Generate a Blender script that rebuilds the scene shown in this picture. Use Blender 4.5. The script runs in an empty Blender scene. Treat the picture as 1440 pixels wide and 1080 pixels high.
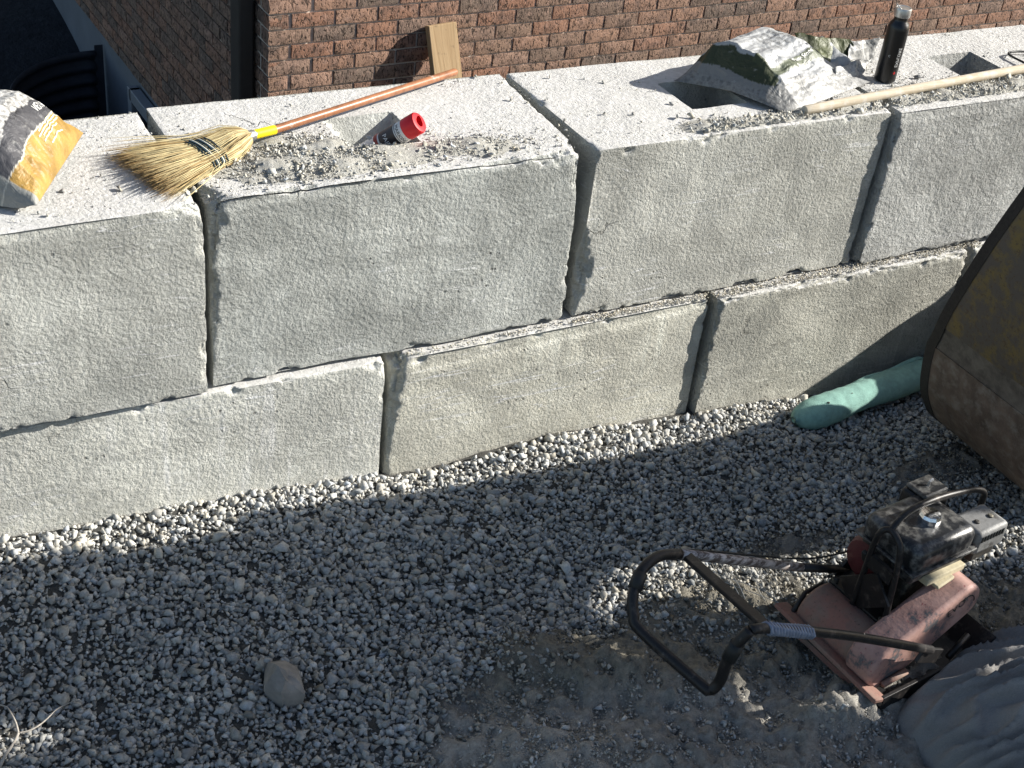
import bpy, math, random
import numpy as np
from mathutils import Vector, Matrix, Euler
random.seed(7)
RNG = np.random.default_rng(7)
SC = bpy.context.scene
COL = SC.collection
R_ = math.radians

# ------------------------------------------------------------------ camera
CAM_P = np.array([-2.19975759, -3.16578773, 2.35316907])
CAM_E = (0.965431896, -0.110490018, -0.489275726)
CAM_F = 1914.2
cd = bpy.data.cameras.new('camera'); cam = bpy.data.objects.new('camera', cd); COL.objects.link(cam)
cam.location = CAM_P; cam.rotation_euler = CAM_E
cd.sensor_fit = 'HORIZONTAL'; cd.sensor_width = 36; cd.lens = CAM_F / 1440 * 36
cd.clip_start = .05; cd.clip_end = 500
SC.camera = cam
CAM_M = np.array(Euler(CAM_E, 'XYZ').to_matrix())

# ------------------------------------------------------------------ light
SUN_AZ, SUN_EL = R_(-15.5), R_(27)
SUN = Vector((math.cos(SUN_AZ)*math.cos(SUN_EL), math.sin(SUN_AZ)*math.cos(SUN_EL), math.sin(SUN_EL)))
W = bpy.data.worlds.new('World'); SC.world = W; W.use_nodes = True
nt = W.node_tree; bg = nt.nodes['Background']
sky = nt.nodes.new('ShaderNodeTexSky'); sky.sky_type = 'NISHITA'; sky.sun_disc = False
sky.sun_elevation = SUN_EL; sky.sun_rotation = math.pi/2 - SUN_AZ
nt.links.new(sky.outputs[0], bg.inputs[0]); bg.inputs[1].default_value = 0.07
sl = bpy.data.lights.new('sun', 'SUN'); so = bpy.data.objects.new('sun', sl); COL.objects.link(so)
sl.energy = 5.0; sl.angle = R_(.5); sl.color = (1, .955, .88)
so.rotation_euler = SUN.to_track_quat('Z', 'Y').to_euler()
SC.view_settings.view_transform = 'Standard'; SC.view_settings.look = 'None'
SC.view_settings.exposure = 1.05; SC.view_settings.gamma = 1

# ------------------------------------------------------------------ helpers
def ray(x, y): return CAM_M @ np.array([(x-720)/CAM_F, -(y-540)/CAM_F, -1.])
def atz(x, y, z):
    d = ray(x, y); return CAM_P + d*((z-CAM_P[2])/d[2])
def aty(x, y, Y):
    d = ray(x, y); return CAM_P + d*((Y-CAM_P[1])/d[1])
def project(P):
    q = (P-CAM_P) @ CAM_M
    return np.stack([720+CAM_F*q[:, 0]/-q[:, 2], 540-CAM_F*q[:, 1]/-q[:, 2]], 1)
def sstep(a, b, x):
    t = np.clip((x-a)/(b-a), 0, 1); return t*t*(3-2*t)

def vnoise(P, seed=0):
    P = np.asarray(P, float); i = np.floor(P).astype(np.int64); f = P-i; f = f*f*(3-2*f)
    def h(ix, iy, iz):
        n = (ix*374761393 + iy*668265263 + iz*2147483647*3 + seed*1274126177) & 0xffffffff
        n = ((n ^ (n >> 13))*1274126177) & 0xffffffff
        n = ((n ^ (n >> 16))*2246822519) & 0xffffffff
        return ((n ^ (n >> 15)) & 0xffffff)/float(0xffffff)
    x, y, z = i.T; fx, fy, fz = f.T
    c = [[[h(x+a, y+b, z+d) for d in (0, 1)] for b in (0, 1)] for a in (0, 1)]
    L = lambda a, b, t: a+(b-a)*t
    return L(L(L(c[0][0][0], c[1][0][0], fx), L(c[0][1][0], c[1][1][0], fx), fy),
             L(L(c[0][0][1], c[1][0][1], fx), L(c[0][1][1], c[1][1][1], fx), fy), fz)*2-1
def fbm(P, s, o=4, seed=0, g=.5):
    P = np.asarray(P, float); r = 0; a = 1
    for k in range(o):
        r = r+a*vnoise(P*s+k*17.3, seed+k); s *= 2.03; a *= g
    return r

def mesh_np(name, V, F, smooth=False, cols=None, fmat=None):
    """V (n,3); F list/array of faces (all same length when array)"""
    me = bpy.data.meshes.new(name)
    V = np.asarray(V, np.float32)
    if isinstance(F, np.ndarray):
        k = F.shape[1]; nf = len(F)
        me.vertices.add(len(V)); me.vertices.foreach_set('co', V.ravel())
        me.loops.add(nf*k); me.loops.foreach_set('vertex_index', F.astype(np.int32).ravel())
        me.polygons.add(nf); me.polygons.foreach_set('loop_start', np.arange(0, nf*k, k, dtype=np.int32))
        try: me.polygons.foreach_set('loop_total', np.full(nf, k, np.int32))
        except Exception: pass
        me.update(calc_edges=True)
    else:
        me.from_pydata([tuple(map(float, v)) for v in V], [], [list(map(int, f)) for f in F])
    if smooth: me.polygons.foreach_set('use_smooth', np.ones(len(me.polygons), bool))
    if cols is not None:
        at = me.attributes.new('col', 'FLOAT_COLOR', 'POINT')
        c = np.ones((len(V), 4), np.float32); c[:, :cols.shape[1]] = cols
        at.data.foreach_set('color', c.ravel())
    me.update(); me.validate()
    return me
def link(name, me, mats, parent=None):
    o = bpy.data.objects.new(name, me); COL.objects.link(o)
    if me is not None and mats is not None:
        for m in (mats if isinstance(mats, (list, tuple)) else [mats]): me.materials.append(m)
    if parent is not None: o.parent = parent
    return o
def tag(o, label=None, cat=None, group=None, kind=None):
    if label: o['label'] = label
    if cat: o['category'] = cat
    if group: o['group'] = group
    if kind: o['kind'] = kind
    return o
def empty(name, loc=(0, 0, 0), rz=0):
    o = bpy.data.objects.new(name, None); COL.objects.link(o); o.location = loc; o.rotation_euler = (0, 0, rz)
    o.empty_display_size = .05
    return o

class MB:
    def __init__(s): s.V = []; s.F = []
    def add(s, V, F):
        b = len(s.V); s.V += [tuple(v) for v in V]; s.F += [[i+b for i in f] for f in F]; return s
    def box(s, c, d, M=None):
        h = np.array(d)/2; P = np.array([[x, y, z] for x in (-1, 1) for y in (-1, 1) for z in (-1, 1)])*h
        if M is not None: P = P @ np.array(M).T
        return s.add(P+np.array(c), [(0, 1, 3, 2), (4, 6, 7, 5), (0, 4, 5, 1), (2, 3, 7, 6), (0, 2, 6, 4), (1, 5, 7, 3)])
    def bar(s, a, b, w, h, up=(0, 0, 1)):
        a = np.array(a, float); b = np.array(b, float); d = b-a; L = np.linalg.norm(d); x = d/L
        y = np.cross(up, x); y /= np.linalg.norm(y); z = np.cross(x, y)
        return s.box((a+b)/2, (L, w, h), np.stack([x, y, z], 1))
    def tube(s, pts, r, n=10, caps=True):
        pts = [np.array(p, float) for p in pts]; m = len(pts)
        r = [r]*m if np.isscalar(r) else r
        T = []
        for i in range(m):
            t = pts[min(i+1, m-1)]-pts[max(i-1, 0)]; T.append(t/np.linalg.norm(t))
        u = np.cross(T[0], (0, 0, 1)); u = u if np.linalg.norm(u) > 1e-3 else np.cross(T[0], (1, 0, 0)); u /= np.linalg.norm(u)
        V = []; F = []
        for i in range(m):
            u = u-T[i]*(u@T[i]); u /= np.linalg.norm(u); v = np.cross(T[i], u)
            for k in range(n):
                a = 2*math.pi*k/n; V.append(pts[i]+(u*math.cos(a)+v*math.sin(a))*r[i])
        for i in range(m-1):
            for k in range(n):
                k2 = (k+1) % n; F.append((i*n+k, i*n+k2, (i+1)*n+k2, (i+1)*n+k))
        if caps: F += [list(range(n))[::-1], [(m-1)*n+k for k in range(n)]]
        return s.add(V, F)
    def lathe(s, prof, n=28, M=None, o=(0, 0, 0)):
        V = []; F = []
        for (r, z) in prof:
            for k in range(n):
                a = 2*math.pi*k/n; V.append((r*math.cos(a), r*math.sin(a), z))
        for i in range(len(prof)-1):
            for k in range(n): F.append((i*n+k, i*n+(k+1) % n, (i+1)*n+(k+1) % n, (i+1)*n+k))
        F += [list(range(n))[::-1], [(len(prof)-1)*n+k for k in range(n)]]
        V = np.array(V)
        if M is not None: V = V @ np.array(M).T
        return s.add(V+np.array(o), F)
    def prism(s, poly, a, b):
        """poly [(x,z)] extruded from y=a to y=b"""
        n = len(poly); V = [(x, a, z) for x, z in poly]+[(x, b, z) for x, z in poly]
        F = [list(range(n)), list(range(2*n-1, n-1, -1))]+[(i, i+n, (i+1) % n+n, (i+1) % n) for i in range(n)]
        return s.add(V, F)
    def build(s, name, mat, parent=None, smooth=False, bevel=0, seg=2, sub=0, auto=None):
        me = bpy.data.meshes.new(name); me.from_pydata(s.V, [], s.F)
        import bmesh
        bm = bmesh.new(); bm.from_mesh(me); bmesh.ops.recalc_face_normals(bm, faces=bm.faces); bm.to_mesh(me); bm.free()
        if smooth or auto: me.polygons.foreach_set('use_smooth', np.ones(len(me.polygons), bool))
        if auto: me.set_sharp_from_angle(angle=R_(auto))
        o = link(name, me, mat, parent)
        if bevel:
            m = o.modifiers.new('bevel', 'BEVEL'); m.width = bevel; m.segments = seg; m.limit_method = 'ANGLE'; m.angle_limit = R_(35)
        if sub:
            m = o.modifiers.new('sub', 'SUBSURF'); m.levels = sub; m.render_levels = sub
        return o

def crv(pts, n=6):
    """Catmull-Rom through points"""
    P = [np.array(p, float) for p in pts]; P = [2*P[0]-P[1]]+P+[2*P[-1]-P[-2]]; out = []
    for i in range(1, len(P)-2):
        for k in range(n):
            t = k/n; a, b, c, d = P[i-1:i+3]
            out.append(.5*(2*b+(c-a)*t+(2*a-5*b+4*c-d)*t*t+(3*b-a-3*c+d)*t**3))
    out.append(P[-2]); return out

# ------------------------------------------------------------------ materials
class NM:
    def __init__(s, name):
        s.m = bpy.data.materials.new(name); s.m.use_nodes = True; s.t = s.m.node_tree
        s.b = s.t.nodes['Principled BSDF']; s.tc = None
    def n(s, typ, **k):
        x = s.t.nodes.new(typ)
        for a, v in k.items(): setattr(x, a, v)
        return x
    def l(s, a, b): s.t.links.new(a, b)
    def obj(s):
        if s.tc is None: s.tc = s.n('ShaderNodeTexCoord').outputs['Object']
        return s.tc
    def scaled(s, v, vec=None):
        x = s.n('ShaderNodeVectorMath', operation='MULTIPLY'); s.l(vec or s.obj(), x.inputs[0]); x.inputs[1].default_value = v; return x.outputs[0]
    def noise(s, scale, detail=4, rough=.55, vec=None, dist=0):
        x = s.n('ShaderNodeTexNoise'); x.inputs['Scale'].default_value = scale; x.inputs['Detail'].default_value = detail
        x.inputs['Roughness'].default_value = rough; x.inputs['Distortion'].default_value = dist; s.l(vec or s.obj(), x.inputs['Vector']); return x.outputs[0]
    def voro(s, scale, vec=None, feature='F1'):
        x = s.n('ShaderNodeTexVoronoi', feature=feature); x.inputs['Scale'].default_value = scale; s.l(vec or s.obj(), x.inputs['Vector']); return x.outputs['Distance']
    def ramp(s, f, stops):
        x = s.n('ShaderNodeValToRGB'); e = x.color_ramp.elements
        for i, (p, c) in enumerate(stops):
            el = e[i] if i < 2 else e.new(p)
            el.position = p; el.color = (*((c, c, c) if np.isscalar(c) else c), 1)
        s.l(f, x.inputs[0]); return x.outputs[0]
    def mix(s, f, a, b, typ='MIX'):
        x = s.n('ShaderNodeMix', data_type='RGBA', blend_type=typ)
        for sock, v in ((x.inputs[0], f), (x.inputs[6], a), (x.inputs[7], b)):
            if hasattr(v, 'is_linked') or hasattr(v, 'links'): s.l(v, sock)
            elif np.isscalar(v): sock.default_value = v
            else: sock.default_value = (*v, 1)
        return x.outputs[2]
    def math(s, op, a, b=None):
        x = s.n('ShaderNodeMath', operation=op)
        for sock, v in ((x.inputs[0], a), (x.inputs[1], b)):
            if v is None: continue
            if np.isscalar(v): sock.default_value = v
            else: s.l(v, sock)
        return x.outputs[0]
    def bump(s, h, dist, strength=1, prev=None):
        x = s.n('ShaderNodeBump'); x.inputs['Strength'].default_value = strength; x.inputs['Distance'].default_value = dist
        s.l(h, x.inputs['Height'])
        if prev is not None: s.l(prev, x.inputs['Normal'])
        return x.outputs[0]
    def attr(s, name='col'):
        x = s.n('ShaderNodeAttribute'); x.attribute_name = name; return x.outputs['Color']
    def out(s, color=None, rough=None, normal=None, metal=None, spec=None):
        for k, v in (('Base Color', color), ('Roughness', rough), ('Normal', normal), ('Metallic', metal), ('Specular IOR Level', spec)):
            if v is None: continue
            if hasattr(v, 'links') or hasattr(v, 'is_linked'): s.l(v, s.b.inputs[k])
            elif np.isscalar(v): s.b.inputs[k].default_value = v
            else: s.b.inputs[k].default_value = (*v, 1)
        return s.m

def simple(name, c, rough=.7, metal=0, var=.25, scale=30, bscale=150, bdist=.0008, dirt=None, dscale=12, dcut=(.5, .65), spec=.4):
    k = NM(name)
    n = k.noise(scale, 5, .6)
    lo = tuple(x*(1-var) for x in c); hi = tuple(min(1, x*(1+var)) for x in c)
    col = k.mix(k.ramp(n, [(.3, 0), (.7, 1)]), lo, hi)
    if dirt is not None:
        col = k.mix(k.ramp(k.noise(dscale, 6, .65), [(dcut[0], 0), (dcut[1], 1)]), col, dirt)
    return k.out(col, rough, k.bump(k.noise(bscale, 4, .6), bdist), metal, spec)

def concrete(name, base, pit=1.0, warm=0, seed=0., pscale=1.0):
    k = NM(name)
    off = k.n('ShaderNodeVectorMath', operation='ADD'); k.l(k.obj(), off.inputs[0]); off.inputs[1].default_value = (seed*3.1, seed*1.7, seed)
    v = off.outputs[0]
    big = k.noise(2.2, 5, .6, v); mid = k.noise(14, 6, .65, v); fin = k.noise(190, 3, .6, v)
    b = np.array(base)*np.array([1.13, 1.14, 1.13])
    c = k.mix(k.ramp(big, [(.32, 0), (.68, 1)]), tuple(b*.86), tuple(b*1.08+np.array([warm, warm*.7, 0])))
    c = k.mix(k.ramp(mid, [(.42, 0), (.7, .55)]), c, tuple(b*1.28))
    c = k.mix(k.ramp(fin, [(.3, .45), (.5, 0)]), c, tuple(b*.6))
    # streaks running down the cast face
    st = k.noise(1, 4, .6, k.scaled((26, 3, 1.6), v)); c = k.mix(k.ramp(st, [(.54, 0), (.72, .6)]), c, tuple(np.minimum(b*1.4, .8)))
    st2 = k.noise(1, 4, .6, k.scaled((15, 3, 1.1), v)); c = k.mix(k.ramp(st2, [(.6, 0), (.75, .45)]), c, tuple(b*.62))
    bh = k.voro(30, v); c = k.mix(k.math('MULTIPLY', k.ramp(bh, [(.10, 1), (.15, 0)]), k.ramp(k.noise(5, 3, .5, v), [(.57, 0), (.66, .7)])), c, tuple(b*.3))
    pt = k.noise(1, 6, .55, k.scaled((3.2, 3.2, 5.5), v), 1.4); c = k.mix(k.ramp(pt, [(.515, 0), (.535, .55)]), c, tuple(b*.80)); c = k.mix(k.ramp(pt, [(.37, .5), (.385, 0)]), c, tuple(np.minimum(b*1.25, .8)))
    # thin pale scratches
    sc = k.noise(1, 2, .5, k.scaled((1.7, 5, 34), v), .6); sc2 = k.ramp(sc, [(.488, 0), (.498, .8)]); sc3 = k.ramp(sc, [(.502, 1), (.512, 0)])
    sm = k.math('MULTIPLY', k.math('MULTIPLY', sc2, sc3), k.ramp(k.noise(3.1, 3, .5, v), [(.52, 0), (.6, 1)]))
    c = k.mix(sm, c, tuple(np.minimum(b*1.7, .8)))
    # pale settled dust on the level top
    g = k.n('ShaderNodeNewGeometry'); sx = k.n('ShaderNodeSeparateXYZ'); k.l(g.outputs['True Normal'], sx.inputs[0])
    up = k.ramp(sx.outputs[2], [(.55, 0), (.9, 1)])
    dm = k.math('MULTIPLY', up, k.ramp(mid, [(.28, .75), (.55, 1)]))
    dust = k.mix(k.ramp(k.noise(60, 5, .7, v), [(.35, 0), (.6, 1)]), (.47, .465, .44), (.60, .59, .57))
    c = k.mix(dm, c, dust)
    # hairline cracks
    wv = k.n('ShaderNodeVectorMath', operation='ADD'); k.l(v, wv.inputs[0]); nn = k.n('ShaderNodeTexNoise'); nn.inputs['Scale'].default_value = 5; nn.inputs['Detail'].default_value = 6; k.l(v, nn.inputs['Vector'])
    ns = k.n('ShaderNodeVectorMath', operation='SCALE'); k.l(nn.outputs['Color'], ns.inputs[0]); ns.inputs['Scale'].default_value = .35; k.l(ns.outputs[0], wv.inputs[1])
    ck = k.voro(2.6, wv.outputs[0], 'DISTANCE_TO_EDGE')
    ckm = k.math('MULTIPLY', k.ramp(ck, [(0, 1), (.008, 0)]), k.ramp(k.noise(2.7, 3, .5, v), [(.60, 0), (.66, 1)]))
    c = k.mix(k.math('MULTIPLY', ckm, .6), c, tuple(b*.3))
    # pitted cast skin
    p1 = k.noise(72*pscale, 5, .66, v); p2 = k.voro(70*pscale, v); p3 = k.noise(30, 4, .55, v)
    h = k.math('ADD', k.ramp(p1, [(.34, 0), (.64, 1)]), k.math('MULTIPLY', p3, .45))
    flat = k.math('SUBTRACT', 1.0, k.math('MULTIPLY', up, .72))
    amp = k.ramp(k.noise(3.4, 3, .5, v), [(.35, .45), (.62, 1)])
    h = k.math('MULTIPLY', k.math('MULTIPLY', h, flat), amp)
    h = k.math('SUBTRACT', h, k.math('ADD', k.math('MULTIPLY', ckm, .8), k.math('MULTIPLY', k.ramp(bh, [(.10, 1.3), (.17, 0)]), k.ramp(k.noise(5, 3, .5, v), [(.57, 0), (.66, 1)]))))
    n1 = k.bump(h, .0085*pit)
    n2 = k.bump(k.noise(420, 3, .6, v), .0008, 1, n1)
    return k.out(c, .92, n2, 0, .2)

M = {}
M['conc'] = [concrete('concrete_%d' % i, b, p, w, i*7.3, ps) for i, (b, p, w, ps) in enumerate([
    ((.47, .468, .435), 1.0, .0, 1.15), ((.43, .435, .41), 1.1, .0, 1.0), ((.47, .463, .425), 1.0, .01, 1.1), ((.49, .488, .468), 1.9, .0, .85),
    ((.55, .543, .50), .9, .015, .9), ((.52, .505, .445), .95, .03, 1.2), ((.42, .41, .365), 1.1, .02, 1.2), ((.42, .415, .38), 1.0, 0, 1)])]

def stone_mat(name, rough=.9, bs=260, bd=.0007):
    k = NM(name); a = k.attr(); n = k.noise(bs*.4, 4, .65)
    c = k.mix(1.0, a, k.ramp(n, [(.3, .72), (.7, 1.2)]), 'MULTIPLY')
    return k.out(c, rough, k.bump(k.noise(bs, 4, .6), bd), 0, .25)
M['gravel'] = stone_mat('gravel_stone'); M['grit'] = stone_mat('grit_stone', .95)
k = NM('soil'); a = k.attr()
c = k.mix(1.0, a, k.ramp(k.noise(45, 6, .7), [(.28, .62), (.72, 1.3)]), 'MULTIPLY')
M['soil'] = k.out(c, .97, k.bump(k.noise(170, 5, .75), .007, 1, k.bump(k.noise(55, 5, .65), .014)), 0, .15)
k = NM('far_ground')
M['far'] = k.out(k.mix(k.ramp(k.noise(3, 6, .7), [(.3, 0), (.7, 1)]), (.10, .095, .085), (.2, .195, .18)), .95, k.bump(k.noise(30, 5, .7), .02), 0, .15)
k = NM('sand_dust'); c = k.mix(k.ramp(k.noise(70, 6, .7), [(.3, 0), (.68, 1)]), (.30, .29, .25), (.50, .49, .45))
M['sand'] = k.out(c, .96, k.bump(k.noise(230, 5, .75), .0035, 1, k.bump(k.noise(75, 4, .6), .005)), 0, .15)
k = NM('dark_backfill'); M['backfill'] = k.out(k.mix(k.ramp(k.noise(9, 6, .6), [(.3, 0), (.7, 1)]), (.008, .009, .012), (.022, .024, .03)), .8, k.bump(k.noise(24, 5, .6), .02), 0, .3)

# brick: colour per brick from object random, ragged rug face
k = NM('brick'); oi = k.n('ShaderNodeObjectInfo')
av = k.n('ShaderNodeVectorMath', operation='ADD'); k.l(k.obj(), av.inputs[0])
rv = k.math('MULTIPLY', oi.outputs['Random'], 91.0); cx = k.n('ShaderNodeCombineXYZ'); k.l(rv, cx.inputs[0]); k.l(rv, cx.inputs[1]); k.l(rv, cx.inputs[2]); k.l(cx.outputs[0], av.inputs[1])
bv = av.outputs[0]
def brick_mat(k, bv, rnd):
    base = k.ramp(rnd, [(0, (.33, .175, .115)), (.25, (.38, .23, .16)), (.5, (.28, .19, .14)), (.7, (.19, .148, .12)), (.85, (.41, .26, .19)), (1, (.33, .18, .12))])
    c = k.mix(k.ramp(k.noise(16, 4, .6, bv), [(.45, 0), (.7, .7)]), base, (.10, .075, .066))
    c = k.mix(k.ramp(k.noise(40, 4, .6, bv), [(.5, 0), (.72, .55)]), c, (.46, .30, .235))
    cr = k.noise(1, 3, .6, k.scaled((105, 105, 48), bv), .9)
    crm = k.ramp(cr, [(.39, 1), (.46, 0)])
    c = k.mix(k.math('MULTIPLY', crm, .85), c, (.03, .022, .018))
    h = k.math('ADD', k.ramp(cr, [(.34, 0), (.5, 1)]), k.math('MULTIPLY', k.noise(220, 4, .6, bv), .35))
    return k.out(c, .88, k.bump(h, .0065), 0, .25)
M['brick'] = brick_mat(k, bv, oi.outputs['Random'])
k = NM('brickwork_far'); M['brick2'] = brick_mat(k, k.obj(), k.noise(3.5, 0, .5))
M['mortar'] = simple('mortar', (.60, .53, .45), .95, 0, .25, 60, 300, .0015)
M['parge'] = simple('foundation_parging', (.14, .155, .175), .9, 0, .12, 4, 120, .001)
M['white'] = simple('white_vinyl', (.22, .235, .255), .4, 0, .05)
M['glass'] = simple('dark_glass', (.01, .012, .015), .06, 0, .0, spec=.6)
M['brown_alu'] = simple('brown_aluminium', (.055, .048, .042), .45, 0, .1)
M['galv'] = simple('galvanised_steel', (.05, .056, .07), .6, .4, .2, 8)
M['wood'] = None
k = NM('spruce_board'); w = k.noise(1, 5, .6, k.scaled((60, 60, 3.2)), 1.2)
c = k.mix(k.ramp(w, [(.3, 0), (.7, 1)]), (.33, .22, .115), (.46, .33, .19)); c = k.mix(k.ramp(k.noise(26, 5, .6), [(.56, 0), (.7, .75)]), c, (.12, .085, .055))
M['wood'] = k.out(c, .8, k.bump(w, .0012), 0, .25)
k = NM('pole_wood'); w = k.noise(1, 5, .6, k.scaled((3, 90, 90)), .8)
c = k.mix(k.ramp(w, [(.3, 0), (.7, 1)]), (.40, .33, .23), (.56, .49, .38)); c = k.mix(k.ramp(k.noise(22, 5, .65), [(.5, 0), (.68, .6)]), c, (.62, .6, .56))
M['pole'] = k.out(c, .75, k.bump(w, .0008), 0, .3)
M['handle'] = simple('stained_handle', (.27, .115, .055), .38, 0, .3, 40, 200, .0003, dirt=(.45, .38, .32), dscale=28, dcut=(.62, .74))
M['yellow'] = simple('yellow_grip', (.85, .66, .01), .5, 0, .08, 50, 150, .0003, dirt=(.12, .10, .03), dscale=60, dcut=(.66, .7))
M['steel'] = simple('bare_steel', (.55, .55, .54), .35, .85, .15, 60)
M['chrome'] = simple('chrome', (.8, .81, .83), .12, 1, .03, 60)
M['straw'] = (lambda k: k.out(k.mix(1.0, k.attr(), k.ramp(k.noise(50, 3, .6), [(.3, .75), (.7, 1.15)]), 'MULTIPLY'), .7, None, 0, .3))(NM('broom_corn'))
M['navy'] = simple('navy_twine', (.02, .05, .07), .8); M['cream'] = simple('cream_twine', (.62, .60, .50), .8)
M['red'] = simple('red_plastic', (.62, .012, .02), .35, 0, .06, 40, 200, .0001)
M['canwhite'] = simple('can_white', (.72, .70, .67), .35, .1, .05, 40, 200, .0001, dirt=(.4, .37, .33), dscale=60, dcut=(.6, .7))
M['candark'] = simple('can_dark_print', (.035, .028, .028), .4, 0, .2)
M['canred'] = simple('can_red_print', (.30, .035, .03), .4, 0, .2)
M['black'] = simple('black_powder_coat', (.008, .008, .009), .3, 0, .1, 40, 300, .0002, spec=.5)
M['ink'] = simple('black_ink', (.012, .014, .014), .55, 0, .1)
M['inkw'] = simple('white_ink', (.72, .72, .70), .5, 0, .05)
M['inkr'] = simple('red_ink', (.5, .02, .02), .5, 0, .05)
def bagmat(name, rough):
    k = NM(name); a = k.attr(); al = k.n('ShaderNodeAttribute'); al.attribute_name = 'spk'
    sp = k.ramp(k.noise(75, 4, .6), [(.36, .28), (.58, 1.25)])
    c = k.mix(al.outputs['Fac'], a, k.mix(1.0, a, sp, 'MULTIPLY'))
    c = k.mix(k.ramp(k.noise(30, 5, .65), [(.62, 0), (.78, .5)]), c, (.55, .54, .5))
    h = k.math('ADD', k.noise(15, 4, .55, None, 1.5), k.math('MULTIPLY', k.noise(60, 3, .6), .3))
    return k.out(c, rough, k.bump(h, .007), 0, .35)
M['bag'] = bagmat('printed_poly_bag', .5)
M['sock'] = simple('green_filter_sock', (.21, .37, .32), .95, 0, .12, 60, 200, .0022, dirt=(.16, .28, .245), dscale=18, dcut=(.45, .7))
M['shell'] = simple('worn_bucket_steel', (.135, .10, .077), .62, .25, .35, 16, 120, .0016, dirt=(.24, .21, .18), dscale=24, dcut=(.48, .74))
M['shell2'] = simple('scuffed_bucket_plate', (.15, .13, .11), .6, .25, .3, 24, 120, .0016, dirt=(.07, .058, .05), dscale=14, dcut=(.46, .66))
k = NM('worn_yellow_paint')
c = k.mix(k.ramp(k.noise(13, 7, .7), [(.38, 0), (.54, 1)]), (.17, .12, .04), (.095, .08, .066)); c = k.mix(k.ramp(k.noise(70, 5, .7), [(.55, 0), (.62, .8)]), c, (.09, .06, .035))
M['yelpaint'] = k.out(c, .6, k.bump(k.noise(60, 5, .6), .001), .1, .35)
M['machine'] = simple('machine_dark_paint', (.05, .045, .04), .5, 0, .2)
M['weld'] = simple('weld_bead', (.03, .026, .024), .7, .3, .3, 80, 200, .002)
k = NM('faded_red_paint')
c = k.mix(k.ramp(k.noise(7, 6, .65), [(.42, 0), (.6, 1)]), (.25, .125, .098), (.22, .155, .125)); c = k.mix(k.ramp(k.noise(34, 6, .7), [(.5, 0), (.72, .8)]), c, (.14, .11, .09))
c = k.mix(k.ramp(k.noise(120, 4, .7), [(.6, 0), (.68, .7)]), c, (.05, .04, .035))
M['orange'] = k.out(c, .75, k.bump(k.noise(90, 5, .6), .0012), 0, .25)
k = NM('pink_red_guard')
c = k.mix(k.ramp(k.noise(9, 4, .6), [(.4, 0), (.6, 1)]), (.44, .275, .235), (.30, .17, .145)); c = k.mix(k.ramp(k.noise(9, 7, .75), [(.53, 0), (.6, 1)]), c, (.10, .10, .105))
c = k.mix(k.ramp(k.noise(90, 4, .7), [(.62, 0), (.68, .8)]), c, (.22, .03, .04))
M['guard'] = k.out(c, .6, k.bump(k.noise(60, 5, .6), .0012), 0, .3)
M['enamel'] = simple('dusty_black_enamel', (.014, .015, .017), .34, 0, .2, 30, 200, .0006, dirt=(.20, .195, .18), dscale=38, dcut=(.46, .74), spec=.5)
M['blackmetal'] = simple('scuffed_black_metal', (.016, .015, .015), .45, .2, .3, 40, 150, .0006, dirt=(.10, .085, .075), dscale=30, dcut=(.55, .75))
M['iron'] = simple('cast_engine', (.05, .046, .04), .65, .3, .3, 40, 120, .001, dirt=(.22, .2, .15), dscale=20, dcut=(.55, .7))
M['mufgrey'] = simple('grey_muffler_guard', (.20, .20, .195), .6, .2, .25, 30, 120, .0008, dirt=(.05, .045, .04), dscale=20, dcut=(.55, .7))
M['cardb'] = simple('tan_crusted_bracket', (.50, .44, .30), .9, 0, .2)
M['tape'] = simple('wrapped_tape', (.20, .24, .32), .5, 0, .25, 60, 120, .002)
M['redplast'] = simple('red_starter', (.075, .010, .014), .5, 0, .2)
k = NM('worn_bare_tube'); c = k.mix(k.ramp(k.noise(1, 5, .7, k.scaled((14, 60, 60))), [(.4, 0), (.55, 1)]), (.52, .48, .46), (.10, .075, .065)); M['baretube'] = k.out(c, .55, None, .2, .4)
k = NM('grey_geotextile'); fb = k.noise(1, 5, .7, k.scaled((60, 500, 300)))
c = k.mix(k.ramp(k.noise(5, 5, .6), [(.3, 0), (.7, 1)]), (.23, .22, .205), (.31, .295, .275)); c = k.mix(k.ramp(fb, [(.35, .5), (.6, 0)]), c, (.14, .142, .15))
M['tarp'] = k.out(c, .9, k.bump(k.noise(60, 5, .65), .003, 1, k.bump(fb, .0015)), 0, .2)
M['rock'] = simple('brown_grey_rock', (.235, .22, .20), .9, 0, .3, 14, 90, .003)
M['twig'] = simple('bleached_twig', (.33, .30, .26), .85, 0, .25, 60, 200, .001)
M['wire'] = simple('thin_wire', (.40, .39, .36), .5, .4, .2)
M['roof'] = simple('roof_shingle', (.06, .06, .065), .9)

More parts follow.
